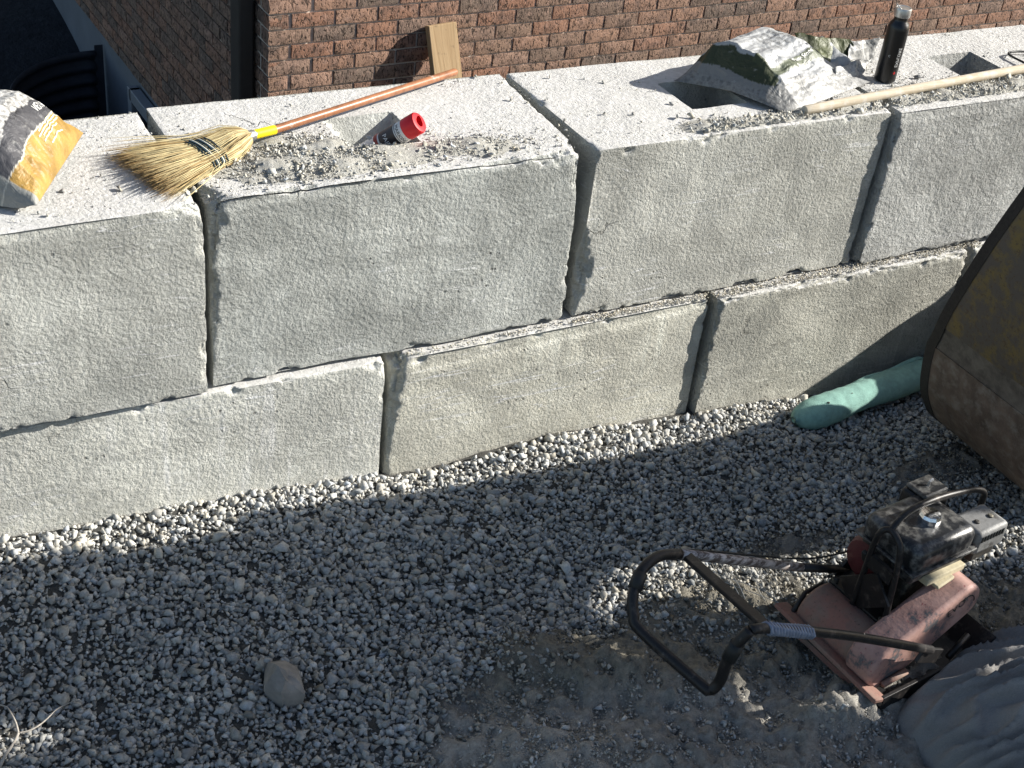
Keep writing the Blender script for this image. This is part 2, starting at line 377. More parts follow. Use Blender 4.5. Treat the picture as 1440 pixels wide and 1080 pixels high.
# ------------------------------------------------------------------ ground
def hgt(x, y):
    x = np.asarray(x, float); y = np.asarray(y, float)
    zw = np.interp(x, [-3, -1.84, -1.2, -.64, 0, .56, 1.28, 2.2], [-.32, -.362, -.412, -.450, -.456, -.482, -.545, -.56])
    w = sstep(-.75, -.02, y)
    z = zw*w+(-.505)*(1-w)
    # ridge of dirt pushed up left of the compactor, and the foreground rise
    def ridge(p, q, wd, am):
        d = np.array(q)-np.array(p); L = np.hypot(*d); t = ((x-p[0])*d[0]+(y-p[1])*d[1])/L**2; tc = np.clip(t, 0, 1)
        r = np.hypot(x-p[0]-tc*d[0], y-p[1]-tc*d[1]); return am*np.exp(-(r/wd)**2)
    a = atz(735, 920, -.47); b = atz(1000, 975, -.47)
    z = z+ridge(a[:2], b[:2], .11, .055)
    a = atz(760, 1060, -.47); b = atz(1150, 1075, -.47)
    z = z+ridge(a[:2], b[:2], .13, .05)
    z = z+.085*np.exp(-(((x-.11)/.13)**2+((y+1.42)/.07)**2))  # bump added so low sun clears the rear bar and lights it
    P = np.stack([x, y, x*0], -1).reshape(-1, 3)
    z = z+(fbm(P, 2.3, 3, 5)*.016).reshape(x.shape)
    return z
def dirtmask(x, y):
    m = np.zeros_like(x)
    for px, py, rx, ry, rot in [(840, 918, .27, .075, -.35), (960, 965, .16, .09, -.4), (1010, 845, .17, .10, 0), (930, 1065, .55, .13, -.3), (1130, 1010, .30, .12, -.3), (700, 1040, .22, .09, -.2),
                                (640, 1075, .3, .07, 0), (1120, 758, .16, .05, -.2), (1400, 850, .30, .12, 0), (1330, 650, .25, .08, 0), (1180, 900, .2, .1, 0), (1250, 1040, .3, .12, 0)]:
        c = atz(px, py, -.48); dx = x-c[0]; dy = y-c[1]; cr, sr = math.cos(rot), math.sin(rot)
        u = (dx*cr+dy*sr)/rx; v = (-dx*sr+dy*cr)/ry
        m = np.maximum(m, np.exp(-(u*u+v*v)**1.3*.9))
    P = np.stack([x, y, x*0], -1)
    q = project(np.stack([x, y, np.full_like(x, -.48)], -1))
    edge = np.interp(q[:, 0], [0, 480, 560, 650, 740, 880, 1000, 1110, 1200, 1440], [1260, 1150, 1075, 985, 905, 868, 845, 830, 880, 860])
    m = np.maximum(m, sstep(-55, 95, q[:, 1]-edge+fbm(P, 5, 3, 23)*50))
    return np.clip(m*1.25+fbm(P, 9, 3, 21)*.22-.05, 0, 1)

gx = np.arange(-2.9, 2.95, .012); gy = np.arange(-2.35, .045, .012)
GX, GY = np.meshgrid(gx, gy, indexing='ij')
P3 = np.stack([GX.ravel(), GY.ravel(), GX.ravel()*0], 1)
dm = dirtmask(P3[:, 0], P3[:, 1])
GZ = hgt(GX, GY).ravel()-.007*(1-dm)+fbm(P3, 26, 4, 31)*.013*(.3+dm)+fbm(P3, 38, 2, 33)*.006*dm+np.abs(fbm(P3, 34, 3, 37))*.016*dm*(fbm(P3, 4, 2, 39) > -.15)
V = P3.copy(); V[:, 2] = GZ
n0, n1 = GX.shape
idx = np.arange(n0*n1).reshape(n0, n1)
F = np.stack([idx[:-1, :-1], idx[1:, :-1], idx[1:, 1:], idx[:-1, 1:]], -1).reshape(-1, 4)
mixn = (fbm(P3, 3, 3, 41)*.5+.5)[:, None]
olive = np.array([.25, .23, .185]); blue = np.array([.38, .36, .32]); gap_shade = np.array([.10, .098, .09])  # dark base under the gravel puts shade into the gaps between stones
foreg = sstep(-1.15, -1.32, P3[:, 1]+.25*(P3[:, 0]))[:, None]
rdg = (sstep(640, 720, project(P3-[0, 0, .48])[:, 0])*sstep(780, 830, project(P3-[0, 0, .48])[:, 1]))[:, None]
cd_ = (olive*rdg+np.array([.215, .21, .195])*(1-rdg))*(1-foreg)+blue*foreg; cd_ = cd_*(.8+.4*mixn)
colr = gap_shade*(1-dm[:, None])+cd_*dm[:, None]
g = link('ground', mesh_np('ground', V, F, True, colr), M['soil']); tag(g, kind='structure')
# ground beyond, and the lower ground at the foot of the house
mb = MB()
mb.add([(-60, -60, -.62), (60, -60, -.62), (60, .3, -.62), (-60, .3, -.62)], [(0, 1, 2, 3)])
o = mb.build('ground', M['far']); tag(o, kind='structure')
bxs = np.linspace(-14, 14, 90); bys = np.linspace(.3, 26, 90)
BX, BY = np.meshgrid(bxs, bys, indexing='ij'); BP = np.stack([BX.ravel(), BY.ravel(), BX.ravel()*0], 1)
BP[:, 2] = -1.42+.42*sstep(4.2, 6.6, BP[:, 1])+fbm(BP, 1.1, 3, 9)*.07
idx = np.arange(8100).reshape(90, 90)
F = np.stack([idx[:-1, :-1], idx[1:, :-1], idx[1:, 1:], idx[:-1, 1:]], -1).reshape(-1, 4)
o = link('ground', mesh_np('ground_low', BP, F, True), M['backfill']); tag(o, kind='structure')

# ------------------------------------------------------------------ concrete blocks
def axis_lines(L, st, extra=(), fine=None):
    n = max(2, int(round(L/st))); a = list(np.linspace(0, L, n+1))
    for e in extra:
        j = int(np.argmin([abs(q-e) for q in a])); a[j] = e
    return np.unique(np.array(a))
def make_block(mat, label, x0, x1, yf, z0, dx=.61, hz=.61, yaw=0, seed=0, rb=.0045, pocket=True, chips=(), steps=(), roll=0, rt=(0, 0), lt=(0, 0), pdepth=.15):
    L = x1-x0; D = dx; H = hz
    pc = (L/2-.115, L/2+.115); py = (.195, .415)
    ex = [pc[0], pc[0]+.075, pc[1]-.014, pc[1]] if pocket else []
    ey = [py[0], py[0]+.014, py[1]-.045, py[1]] if pocket else []
    xs = axis_lines(L, .0085, ex); zs = axis_lines(H, .0085)
    ys = np.unique(np.concatenate([np.arange(0, .16, .0085), np.arange(.16, D-.02, .013), [D]]+[np.array(ey)]))
    parts = []
    def face(A, B, fn, flip):
        U, Vv = np.meshgrid(A, B, indexing='ij'); Pp = fn(U.ravel(), Vv.ravel()); i = np.arange(U.size).reshape(U.shape)
        q = np.stack([i[:-1, :-1], i[1:, :-1], i[1:, 1:], i[:-1, 1:]], -1).reshape(-1, 4)
        parts.append((Pp, q[:, ::-1] if flip else q))
    st = lambda *a: np.stack([np.broadcast_to(np.asarray(q, float), a[0].shape if hasattr(a[0], 'shape') and a[0].shape else a[1].shape) for q in a], 1)
    face(xs, zs, lambda u, v: np.stack([u, u*0, v], 1), False)
    face(xs, ys, lambda u, v: np.stack([u, v, u*0+H], 1), False)
    face(ys, zs, lambda u, v: np.stack([u*0, u, v], 1), True)
    face(ys, zs, lambda u, v: np.stack([u*0+L, u, v], 1), False)
    face(np.array([0, L]), np.array([0, H]), lambda u, v: np.stack([u, u*0+D-.004, v], 1), True)
    face(np.array([.01, L-.01]), np.array([.01, D-.01]), lambda u, v: np.stack([u, v, u*0+.004], 1), True)
    Vs = []; Fs = []; b = 0; tops = []
    for i, (p, q) in enumerate(parts):
        Vs.append(p); Fs.append(q+b); b += len(p); tops.append(np.full(len(p), i))
    P0 = np.concatenate(Vs); F = np.concatenate(Fs); fid = np.concatenate(tops)
    P = P0.copy()
    # worn, chipped arrises: corner radius varies with noise and listed chips
    r = rb*(1+.9*np.clip(fbm(P0, 7, 2, seed+1), -.8, 1))+.034*np.clip(fbm(P0, 19, 4, seed+2)-.30, 0, 1)
    for (cx, cy, cz, rad, am) in chips:
        d = np.linalg.norm((P0-np.array([cx, cy, cz])), axis=1)
        d = d*(1+.25*fbm(P0, 22, 3, seed+3))
        r = r+am*np.clip(1-d/rad, 0, 1)**.8
    r = np.clip(r, .002, .12)[:, None]
    lo = r; hi = np.array([L, D+1, H])-r
    lo = np.concatenate([r, r, np.minimum(r, H/2)], 1)
    q = np.clip(P, lo, np.concatenate([L-r, np.full_like(r, D+1), H-r], 1))
    d = P-q; dn = np.linalg.norm(d, axis=1, keepdims=True); P = np.where(dn > r*1.0001, q+d/np.maximum(dn, 1e-9)*r, P)
    nrm = np.where(dn > 1e-6, d/np.maximum(dn, 1e-9), 0)
    # skin unevenness (towards the inside only, so that neighbours never touch)
    disp = -.003+fbm(P0, 2.6, 3, seed+5)*.0028+fbm(P0, 11, 3, seed+6)*.0012
    rough = np.clip((r[:, 0]-.006)/.016, 0, 1)*np.clip((dn/r)[:, 0]-1, 0, .12)/.12
    disp = disp+rough*(fbm(P0, 46, 3, seed+7)*.008-.004)
    for (za, zb, depth, xa, xb, w) in steps:      # a lip: the face above the line z(x) sits back by depth
        zl = za+(zb-za)*P0[:, 0]/L+.006*fbm(P0[:, [0, 1, 1]]*[1, 0, 0], 9, 3, seed+8)
        on = sstep(0, w, P0[:, 2]-zl)*sstep(xa-.02, xa+.02, P0[:, 0])*(1-sstep(xb-.02, xb+.02, P0[:, 0]))*(fid == 0)
        disp = disp-depth*on
    keep = (fid < 4)
    P = P+nrm*(disp*keep)[:, None]
    if pocket:
        tp = fid == 1
        ins = tp & (P0[:, 0] > pc[0]+.001) & (P0[:, 0] < pc[1]-.001) & (P0[:, 1] > py[0]+.001) & (P0[:, 1] < py[1]-.001)
        dpt = np.minimum.reduce([(P0[ins, 0]-pc[0])/.075, (pc[1]-P0[ins, 0])/.014, (P0[ins, 1]-py[0])/.014, (py[1]-P0[ins, 1])/.045, np.ones(ins.sum())])
        P[ins, 2] -= (pdepth+.006*fbm(P0[ins], 14, 2, seed))*dpt
    tz = np.clip(P0[:, 2]/H, 0, 1); ty_ = np.clip(1-P0[:, 1]/D, 0, 1)
    P[:, 0] -= (rt[1]+(rt[0]-rt[1])*tz**.7)*ty_*(P0[:, 0]/L)**6
    P[:, 0] += (lt[1]+(lt[0]-lt[1])*tz**.7)*ty_*(1-P0[:, 0]/L)**6
    me = mesh_np('concrete_block', P, F, True)
    try: me.set_sharp_from_angle(angle=R_(55))
    except Exception: pass
    o = link('concrete_block', me, mat)
    o.location = (x0, yf, z0); o.rotation_euler = (roll, 0, yaw)
    tag(o, label, 'concrete block', 'concrete retaining wall blocks')
    return o
C = M['conc']
B = []
B.append(make_block(C[0], 'upper course concrete block at the left end, under the gold and grey bag', -2.452, -1.232, -.040, .004, yaw=R_(1.0), seed=10,
    chips=[(1.22, 0, .61, .10, .035), (1.22, .1, .61, .13, .02)], steps=[(.575, .59, .004, 0, 1.0, .008)]))
B.append(make_block(C[1], 'upper course concrete block carrying the broom handle and red capped can', -1.213, -.018, .0, .004, seed=30, rt=(.028, .002), pdepth=.075,
    chips=[(0, 0, .60, .10, .05), (0, 0, .52, .10, .03), (0, 0, .3, .25, .012), (1.19, 0, .57, .10, .03), (1.19, 0, .45, .10, .012), (1.1, 0, .61, .12, .03), (1.19, 0, .25, .15, .01), (.9, 0, .61, .14, .018), (.25, 0, .61, .14, .022)],
    steps=[(.565, .60, .006, .0, 1.1, .008), (.40, .46, .002, 0, .6, .012)]))
B.append(make_block(C[2], 'upper course concrete block with the white and green bag on top', .006, 1.206, .0, .002, seed=50,
    chips=[(0, 0, .19, .10, .05), (0, 0, .10, .09, .03), (0, 0, .28, .08, .02), (1.19, 0, .3, .3, .006), (0, 0, .61, .05, .008), (.93, 0, 0, .05, .035)], steps=[]))
B.append(make_block(C[3], 'coarse pitted upper course concrete block at the right end, beside the bottle', 1.226, 2.44, -.020, .004, seed=70,
    chips=[(0, 0, .3, .4, .006), (.5, 0, .61, .5, .008), (.3, 0, 0, .1, .02), (.62, 0, 0, .14, .02)], steps=[(.57, .57, .004, .0, 1.1, .006)]))
B.append(make_block(C[4], 'lower course concrete block at the far left, half sunk in gravel', -1.892, -.672, -.002, -.612, yaw=R_(-1.45), seed=90, pocket=False, chips=[(1.22, 0, .61, .08, .02)]))
B.append(make_block(C[5], 'beige lower course concrete block in the middle with broken upper left corner', -.661, .556, -.036, -.612, seed=110, lt=(.012, .0), pocket=False,
    chips=[(0, 0, .60, .13, .075), (0, 0, .45, .12, .02), (0, 0, .2, .25, .008), (1.2, 0, .55, .3, .006)], steps=[(.535, .575, .006, .08, 1.2, .007)]))
B.append(make_block(C[6], 'dark grey lower course concrete block beside the green pipe', .575, 1.775, -.060, -.612, seed=130, pocket=False,
    chips=[(0, 0, .30, .06, .02), (0, 0, .60, .10, .02), (.5, 0, .61, .6, .014), (1.2, 0, .5, .25, .03)], steps=[]))
B.append(make_block(C[7], 'lower course concrete block behind the excavator bucket', 1.80, 3.0, -.04, -.612, seed=150, pocket=False, chips=[(0, 0, .55, .2, .03)]))
# bent lifting bar inside the pocket that the white bag half covers
mb = MB(); mb.tube(crv([(.50, .30, .44), (.515, .29, .50), (.56, .285, .535), (.605, .28, .50), (.62, .275, .44)]), .007, 8)
o = mb.build('lifting_bar', M['steel'], B[2], smooth=True); o.matrix_parent_inverse = Matrix.Translation((0, 0, 0))

# ------------------------------------------------------------------ brick house
HO = np.array([-.2798, 2.1362, 0.]); HY = .0296
house = empty('brick_house', HO, HY)
tag(house, 'brown brick house with grey parged foundation behind the block wall', 'house')
CH, BL = .0688, .203            # course height, brick module
JB, JH, RAK = .0105, .0115, .0055
Z4 = .0641                      # a bed joint on the front wall
FND = -.832                     # top of the foundation
front = MB().box((4.5+RAK, .07+RAK, 2.9), (9, .13, 7.5-.04)).build('front_wall', M['mortar'], house)
side = MB().box((.0713+RAK, 3.6, 2.9), (.13, 7.0-.02, 7.5-.05)).build('side_wall', M['mortar'], house)
MB().box((.12, 3.6, (FND-2.6)/2+.0), (.20, 7.1, 1.74+.0)).build('foundation', M['parge'], house)
MB().box((4.6, .12, (FND-2.6)/2), (8.8, .20, 1.74)).build('foundation', M['parge'], house)
def brick_mesh(L, seed):
    h = CH-JB; d = .06; l = L-JH
    nx, nz = (7, 3)
    us = np.linspace(0, l, nx+1); zs = np.linspace(0, h, nz+1); V = []; F = []
    for i, u in enumerate(us):
        for j, z in enumerate(zs):
            e = (i in (0, nx)) + (j in (0, nz)); P = np.array([[u+seed*3, z*1.7, seed]])
            y = -.0012*fbm(P, 40, 2, seed)[0] + (.0022 if e else 0)
            V.append((u+(.0015*fbm(P, 60, 1, seed+3)[0] if not e else 0), y, z+(.001*fbm(P, 50, 1, seed+9)[0])))
    id_ = lambda i, j: i*(nz+1)+j
    for i in range(nx):
        for j in range(nz): F.append((id_(i, j), id_(i+1, j), id_(i+1, j+1), id_(i, j+1)))
    b = len(V); V += [(0, d, 0), (l, d, 0), (l, d, h), (0, d, h)]
    F += [tuple([id_(i, 0) for i in range(nx+1)][::-1]+[b, b+1]), tuple([id_(i, nz) for i in range(nx+1)]+[b+2, b+3]),
          tuple([id_(0, j) for j in range(nz+1)]+[b+3, b]), tuple([id_(nx, j) for j in range(nz+1)][::-1]+[b+1, b+2])]
    me = bpy.data.meshes.new('brick'); me.from_pydata(V, [], F); me.materials.append(M['brick'])
    me.polygons.foreach_set('use_smooth', np.ones(len(me.polygons), bool)); me.set_sharp_from_angle(angle=R_(40))
    return me
full = [brick_mesh(BL, s) for s in range(8)]; half = [brick_mesh(.1015, 20+s) for s in range(3)]
far_mb = {'front': MB(), 'side': MB()}
def hw(p):   # house frame to world
    c, s = math.cos(HY), math.sin(HY); return np.array([HO[0]+p[0]*c-p[1]*s, HO[1]+p[0]*s+p[1]*c, p[2]])
cand = []
for r in range(-13, 40):
    z = Z4+r*CH+JB/2
    if z < FND-.01 or z > 6.5: continue
    off = 0 if r % 2 else .1015
    x = 0
    if off: cand.append(('front', 0, z, 1))
    x = off
    while x < 8.8: cand.append(('front', x, z, 0)); x += BL
    # side wall: bond from the corner, the other way round
    if not off: cand.append(('side', .0, z, 1))
    y = .1015 if not off else 0
    while y < 6.9: cand.append(('side', y, z, 0)); y += BL
def vis(c):
    w, u, z, hf = c; L = .1 if hf else .2
    p = hw((u+L/2, 0, z+.03)) if w == 'front' else hw((0, u+L/2, z+.03))
    q = project(p[None])[0]
    if not (-40 < q[0] < 1480 and -22 < q[1] < 190): return 0
    # hidden below the rear edge of the blocks?
    t = (.61-CAM_P[1])/(p[1]-CAM_P[1]); zz = CAM_P[2]+(p[2]-CAM_P[2])*t
    if zz < .59: return 0
    return 1e3/np.linalg.norm(p-CAM_P)*(1 if w == 'front' else .7)
cand = sorted(cand, key=lambda c: -vis(c)); nb = 0
for c in cand:
    w, u, z, hf = c; v = vis(c)
    L = .1015 if hf else BL
    if v > 0 and nb < 300:
        nb += 1; me = random.choice(half if hf else full)
        o = bpy.data.objects.new('brick', me); COL.objects.link(o); o.parent = front if w == 'front' else side
        jit = RNG.normal(0, .0008)
        if w == 'front': o.location = (u+JH/2*(u > 0), jit, z)
        else: o.location = (jit, u+JH/2*(u > 0)+(L-JH), z); o.rotation_euler = (0, 0, -math.pi/2)
        if u == 0 and w == 'side': o.location.x = .0; o.location.y += .001
    else:
        b = far_mb[w]; l = L-JH
        if w == 'front': b.box((u+L/2, .035, z+(CH-JB)/2), (l, .062, CH-JB))
        else: b.box((.035, u+L/2+.062*(u == 0)*0+.0, z+(CH-JB)/2), (.062, l, CH-JB))
for w, pa in (('front', front), ('side', side)):
    o = far_mb[w].build('brickwork', M['brick2'], pa); tag(o, kind='stuff')
# eave of the house, far above the frame
MB().box((4.4, 3.4, 6.75), (9.8, 8.0, .18)).build('eave', M['white'], house)
MB().add([(-.6, -.6, 6.86), (9.4, -.6, 6.86), (9.4, 7.4, 6.86), (-.6, 7.4, 6.86), (2.4, 3.4, 8.6), (6.4, 3.4, 8.6)], [(0, 1, 5, 4), (1, 2, 5), (2, 3, 4, 5), (3, 0, 4)]).build('roof', M['roof'], house)
# downspout on the side wall close to the corner
ds = MB().box((-.045, .195, 2.6), (.07, .11, 7.6)).build('downspout', M['brown_alu'], house, bevel=.01)
MB().box((-.005, .195, .55), (.012, .16, .03)).build('bracket', M['brown_alu'], ds)
# basement window low in the side wall
win = MB().box((-.02, 1.42, -1.12), (.06, .07, .50)).box((-.02, 1.98, -1.12), (.06, .07, .50)).box((-.02, 1.7, -.905), (.06, .56, .07)).build('window', M['white'], house, bevel=.005)
MB().box((-.005, 1.7, -1.15), (.02, .5, .44)).build('pane', M['glass'], win)
# corrugated window well
well = MB(); pl = [(-.37, 4.86)]
cxw, cyw = -.40, 4.16; ang = np.linspace(R_(90), R_(270), 40)
path = [(cxw+.0+.62*math.cos(a)*(1), cyw+.68*math.sin(a)) for a in ang]
zz = np.linspace(-1.75, -.93, 60); V = []; F = []
for i, (x, y) in enumerate(path):
    d = np.array([x-cxw, y-cyw]); d /= np.linalg.norm(d)
    for z in zz:
        o_ = .016*math.sin((z+.93)*2*math.pi/.085); V.append((x+d[0]*o_, y+d[1]*o_, z))
nz = len(zz)
for i in range(len(path)-1):
    for j in range(nz-1): F.append((i*nz+j, i*nz+j+1, (i+1)*nz+j+1, (i+1)*nz+j))
well.add(V, F)
o = well.build('window_well', M['galv'], None, smooth=True); m = o.modifiers.new('thick', 'SOLIDIFY'); m.thickness = .004
tag(o, 'corrugated steel window well against the shaded house foundation', 'window well')
MB().bar((-.375, 4.845, -1.75), (-.375, 4.845, -.90), .05, .006, (0, 1, 0)).build('flange', M['galv'], o)

# ------------------------------------------------------------------ plank leaning on the brick wall
mb = MB(); top = hw((.741+.07, -.022, .176)); 
u = np.array([math.cos(HY), math.sin(HY), 0]); lean = R_(17.6)
dn = np.array([math.sin(HY)*math.sin(lean), -math.cos(HY)*math.sin(lean), -math.cos(lean)])
dn = dn + u*.06; dn /= np.linalg.norm(dn)
xa = u-dn*(u@dn); xa /= np.linalg.norm(xa); ya = np.cross(dn, xa)
Mx = np.stack([xa, ya, dn], 1)
mb.box((0, 0, .55), (.142, .038, 1.1))
o = mb.build('plank', M['wood'], None, bevel=.003)
o.matrix_world = Matrix([[*Mx[0], top[0]], [*Mx[1], top[1]], [*Mx[2], top[2]], [0, 0, 0, 1]])
tag(o, 'short pale wooden plank leaning against the brick wall', 'plank')

# ------------------------------------------------------------------ loose stones
def hulls(n, pts, flat=(.55, 1), seed=0):
    import bmesh
    rs = np.random.default_rng(seed); out = []
    for i in range(n):
        p = rs.normal(size=(pts, 3)); p /= np.linalg.norm(p, axis=1, keepdims=True); p *= rs.uniform(.82, 1.0, (pts, 1))
        p *= np.array([rs.uniform(.85, 1.25), rs.uniform(.7, 1.0), rs.uniform(*flat)])
        bm = bmesh.new()
        for q in p: bm.verts.new(q)
        r = bmesh.ops.convex_hull(bm, input=bm.verts)
        bmesh.ops.delete(bm, geom=[v for v in bm.verts if not v.link_faces], context='VERTS')
        bmesh.ops.triangulate(bm, faces=bm.faces); bm.verts.index_update()
        out.append((np.array([v.co[:] for v in bm.verts]), np.array([[v.index for v in f.verts] for f in bm.faces]))); bm.free()
    return out
def rotmats(n, tilt, rs):
    a = rs.uniform(0, 2*math.pi, n); t = rs.normal(0, tilt, n); b = rs.uniform(0, 2*math.pi, n)
    ax = np.stack([np.cos(b), np.sin(b), b*0], 1); c = np.cos(t)[:, None, None]; s = np.sin(t)[:, None, None]
    K = np.zeros((n, 3, 3)); K[:, 0, 2] = ax[:, 1]; K[:, 1, 2] = -ax[:, 0]; K[:, 2, 0] = -ax[:, 1]; K[:, 2, 1] = ax[:, 0]
    Rt = np.eye(3)+s*K+(1-c)*(K@K)
    Rz = np.zeros((n, 3, 3)); Rz[:, 0, 0] = np.cos(a); Rz[:, 0, 1] = -np.sin(a); Rz[:, 1, 0] = np.sin(a); Rz[:, 1, 1] = np.cos(a); Rz[:, 2, 2] = 1
    return Rt@Rz
def stones(name, pos, size, cols, variants, mat, tilt=.6, seed=1, smooth=False):
    rs = np.random.default_rng(seed); n = len(pos); which = rs.integers(0, len(variants), n); Rm = rotmats(n, tilt, rs)
    Vs = []; Fs = []; Cs = []; b = 0
    for k, (v, f) in enumerate(variants):
        ii = np.where(which == k)[0]
        if not len(ii): continue
        W = np.einsum('nij,vj->nvi', Rm[ii], v)*size[ii, None, None]+pos[ii][:, None, :]
        Vs.append(W.reshape(-1, 3)); nv = len(v)
        Fs.append((f[None]+(np.arange(len(ii))*nv)[:, None, None]).reshape(-1, 3)+b); b += len(ii)*nv
        Cs.append(np.repeat(cols[ii], nv, 0))
    return link(name, mesh_np(name, np.concatenate(Vs), np.concatenate(Fs), smooth, np.concatenate(Cs)), mat)
def stone_cols(n, base, var, rs, warm=.12):
    v = np.clip(rs.normal(1, var, n), .45, 1.9)[:, None]; t = rs.normal(0, warm, n)[:, None]
    return np.clip(np.array(base)[None]*v*(1+t*np.array([1, .35, -.8])[None]), .02, .75)
rs = np.random.default_rng(3)
big = hulls(30, 10, (.5, .95), 2); small = hulls(16, 7, (.5, 1), 5)
N = 112000
x = rs.uniform(-2.55, 2.4, N); y = rs.uniform(-2.0, -.012, N)
d = dirtmask(x, y); z = hgt(x, y)
q = project(np.stack([x, y, z], 1))
keep = (q[:, 0] > -110) & (q[:, 0] < 1560) & (q[:, 1] < 1160) & (rs.uniform(size=N) > d*np.where((q[:, 0] > 880) & (q[:, 1] < 965), .84, .925)) & ((y < -.022) | (x < -.68)) & ((y < -.052) | (x < -.66)) & ((y < -.066) | (x < .57))
x, y, d, z = x[keep], y[keep], d[keep], z[keep]; n = len(x)
szn = 1+.12*fbm(np.stack([x, y, x*0], 1), 3.1, 2, 51)
sz = np.clip(rs.lognormal(math.log(.0100), .34, n)*szn, .005, .027)*(1-.35*d)
zoff = rs.uniform(-1.0, .75, n)*sz-.002
near = sstep(-.35, -.05, y)
pos = np.stack([x, y, z+zoff], 1)
cl = stone_cols(n, (.35, .345, .322), .20, rs, .04)*(1+.25*near[:, None])  # stones along the wall painted lighter for the sunlit strip
cl[d > .3] *= np.array([.92, .90, .86])
o = stones('gravel', pos, sz, cl, big, M['gravel'], .7, 4)
tag(o, 'grey crushed stone spread along the foot of the block wall', 'gravel', kind='stuff')
# fine grit between and over the dirt
N = 120000
x = rs.uniform(-2.4, 1.9, N); y = rs.uniform(-1.95, -.06, N); d = dirtmask(x, y); z = hgt(x, y); q = project(np.stack([x, y, z], 1))
keep = (q[:, 0] > -60) & (q[:, 0] < 1500) & (q[:, 1] < 1140) & (rs.uniform(size=N) < .05*(y < -.5)+d*.85)
x, y, d, z = x[keep], y[keep], d[keep], z[keep]; n = len(x)
sz = np.clip(rs.lognormal(math.log(.0042), .6, n), .0018, .019)
fo = sstep(-1.15, -1.32, y+.25*x)[:, None]
cl = stone_cols(n, (.235, .222, .19), .25, rs, .06)*(1-fo)+stone_cols(n, (.39, .375, .34), .25, rs, .04)*fo
o = stones('fine_grit', np.stack([x, y, z+.004*rs.uniform(-.5, 1, n)], 1), sz, cl, small, M['grit'], .8, 6)
tag(o, 'fine grit and clods over the trampled dirt', 'grit', kind='stuff')

# ------------------------------------------------------------------ sand and rubble on the block tops
ZT = .6125
def toparea(fn, seed, name, label):
    xs = np.arange(-2.3, 2.42, .008); ys = np.arange(.012, .60, .008)
    X, Y = np.meshgrid(xs, ys, indexing='ij'); P = np.stack([X.ravel(), Y.ravel(), X.ravel()*0], 1)
    m = fn(P[:, 0], P[:, 1]); h = m*.026+fbm(P, 14, 4, seed)*.008*(.3+m)-.0105
    for jx in (-1.2225, -.008, 1.214): h = h-.05*np.exp(-((P[:, 0]-jx)/.016)**2)*(np.abs(jx+.6) < 5)
    for jx in (-.61, .61, 1.83): h = np.where((np.abs(P[:, 0]-jx) < .13) & (P[:, 1] > .185) & (P[:, 1] < .425), -.03, h)
    edge = sstep(.012, .05, P[:, 1]); h = h*edge-.010*(1-edge)
    P[:, 2] = ZT+h
    i = np.arange(X.size).reshape(X.shape); F = np.stack([i[:-1, :-1], i[1:, :-1], i[1:, 1:], i[:-1, 1:]], -1).reshape(-1, 4)
    F = F[(h[F].max(1) > -.006)]
    us, inv = np.unique(F, return_inverse=True)
    o = link(name, mesh_np(name, P[us], inv.reshape(F.shape), True), M['sand']); tag(o, label, 'sand', kind='stuff'); return o
def sandm(x, y):
    a = np.exp(-(((x+.84)/.31)**2+((y-.17)/.15)**2)**1.2)*1.15
    b = np.exp(-(((x+.42)/.24)**2+((y-.12)/.08)**2))*.75
    c = sstep(.25, .55, x)*np.exp(-((y-.055-.02*np.sin(x*7))/.06)**2)*.95*(1+.0*x)
    c2 = sstep(1.0, 1.4, x)*np.exp(-((y-.09)/.085)**2)*.9
    return np.maximum.reduce([a, b, c, c2])
toparea(sandm, 61, 'spilled_sand', 'thin grey sand and dust spilled along the block tops')
N = 95000
x = rs.uniform(-2.2, 2.42, N); y = rs.uniform(.015, .60, N); m = sandm(x, y)
sp = fbm(np.stack([x, y, x*0], 1), 5, 3, 77)
okp = rs.uniform(size=N) < np.clip(m*.85, 0, .85)+np.clip(sp-.2, 0, 1)*.10+.006
for jx in (-1.2225, -.008, 1.214): okp &= np.abs(x-jx) > .012
for jx in (-.61, .61, 1.83): okp &= ~((np.abs(x-jx) < .125) & (y > .185) & (y < .43))
x, y, m = x[okp], y[okp], m[okp]; n = len(x)
sz = np.clip(rs.lognormal(math.log(.0026), .55, n), .0011, .016)*(1+.35*(m > .4)*rs.uniform(0, 1, n))
h = np.clip(m*.026-.0105, 0, 1)
cl = stone_cols(n, (.42, .41, .37), .25, rs, .05)
o = stones('rubble_crumbs', np.stack([x, y, ZT+h+sz*.35], 1), sz, cl, small, M['grit'], 1.0, 9)
tag(o, 'small stone crumbs scattered over the block tops', 'rubble', kind='stuff')
# crumbs squeezed into the bed joint
N = 2600; x = rs.uniform(-.6, 1.85, N); y = rs.uniform(-.05, .0, N)
cl = stone_cols(N, (.46, .43, .36), .2, rs, .05); sz = rs.uniform(.002, .006, N)
yy = np.where(x < .56, rs.uniform(-.032, .0, N), rs.uniform(-.045, .0, N)); kp = (x > .0) | (rs.uniform(size=N) < .3)
o = stones('joint_crumbs', np.stack([x, yy, np.full(N, .001)+sz*.3+.006*rs.uniform(0, 1, N)*(x > .56)], 1)[kp], sz[kp], cl[kp], small, M['grit'], 1, 10)
tag(o, 'pale crumbs squeezed out along the horizontal joint between courses', 'rubble', kind='stuff')
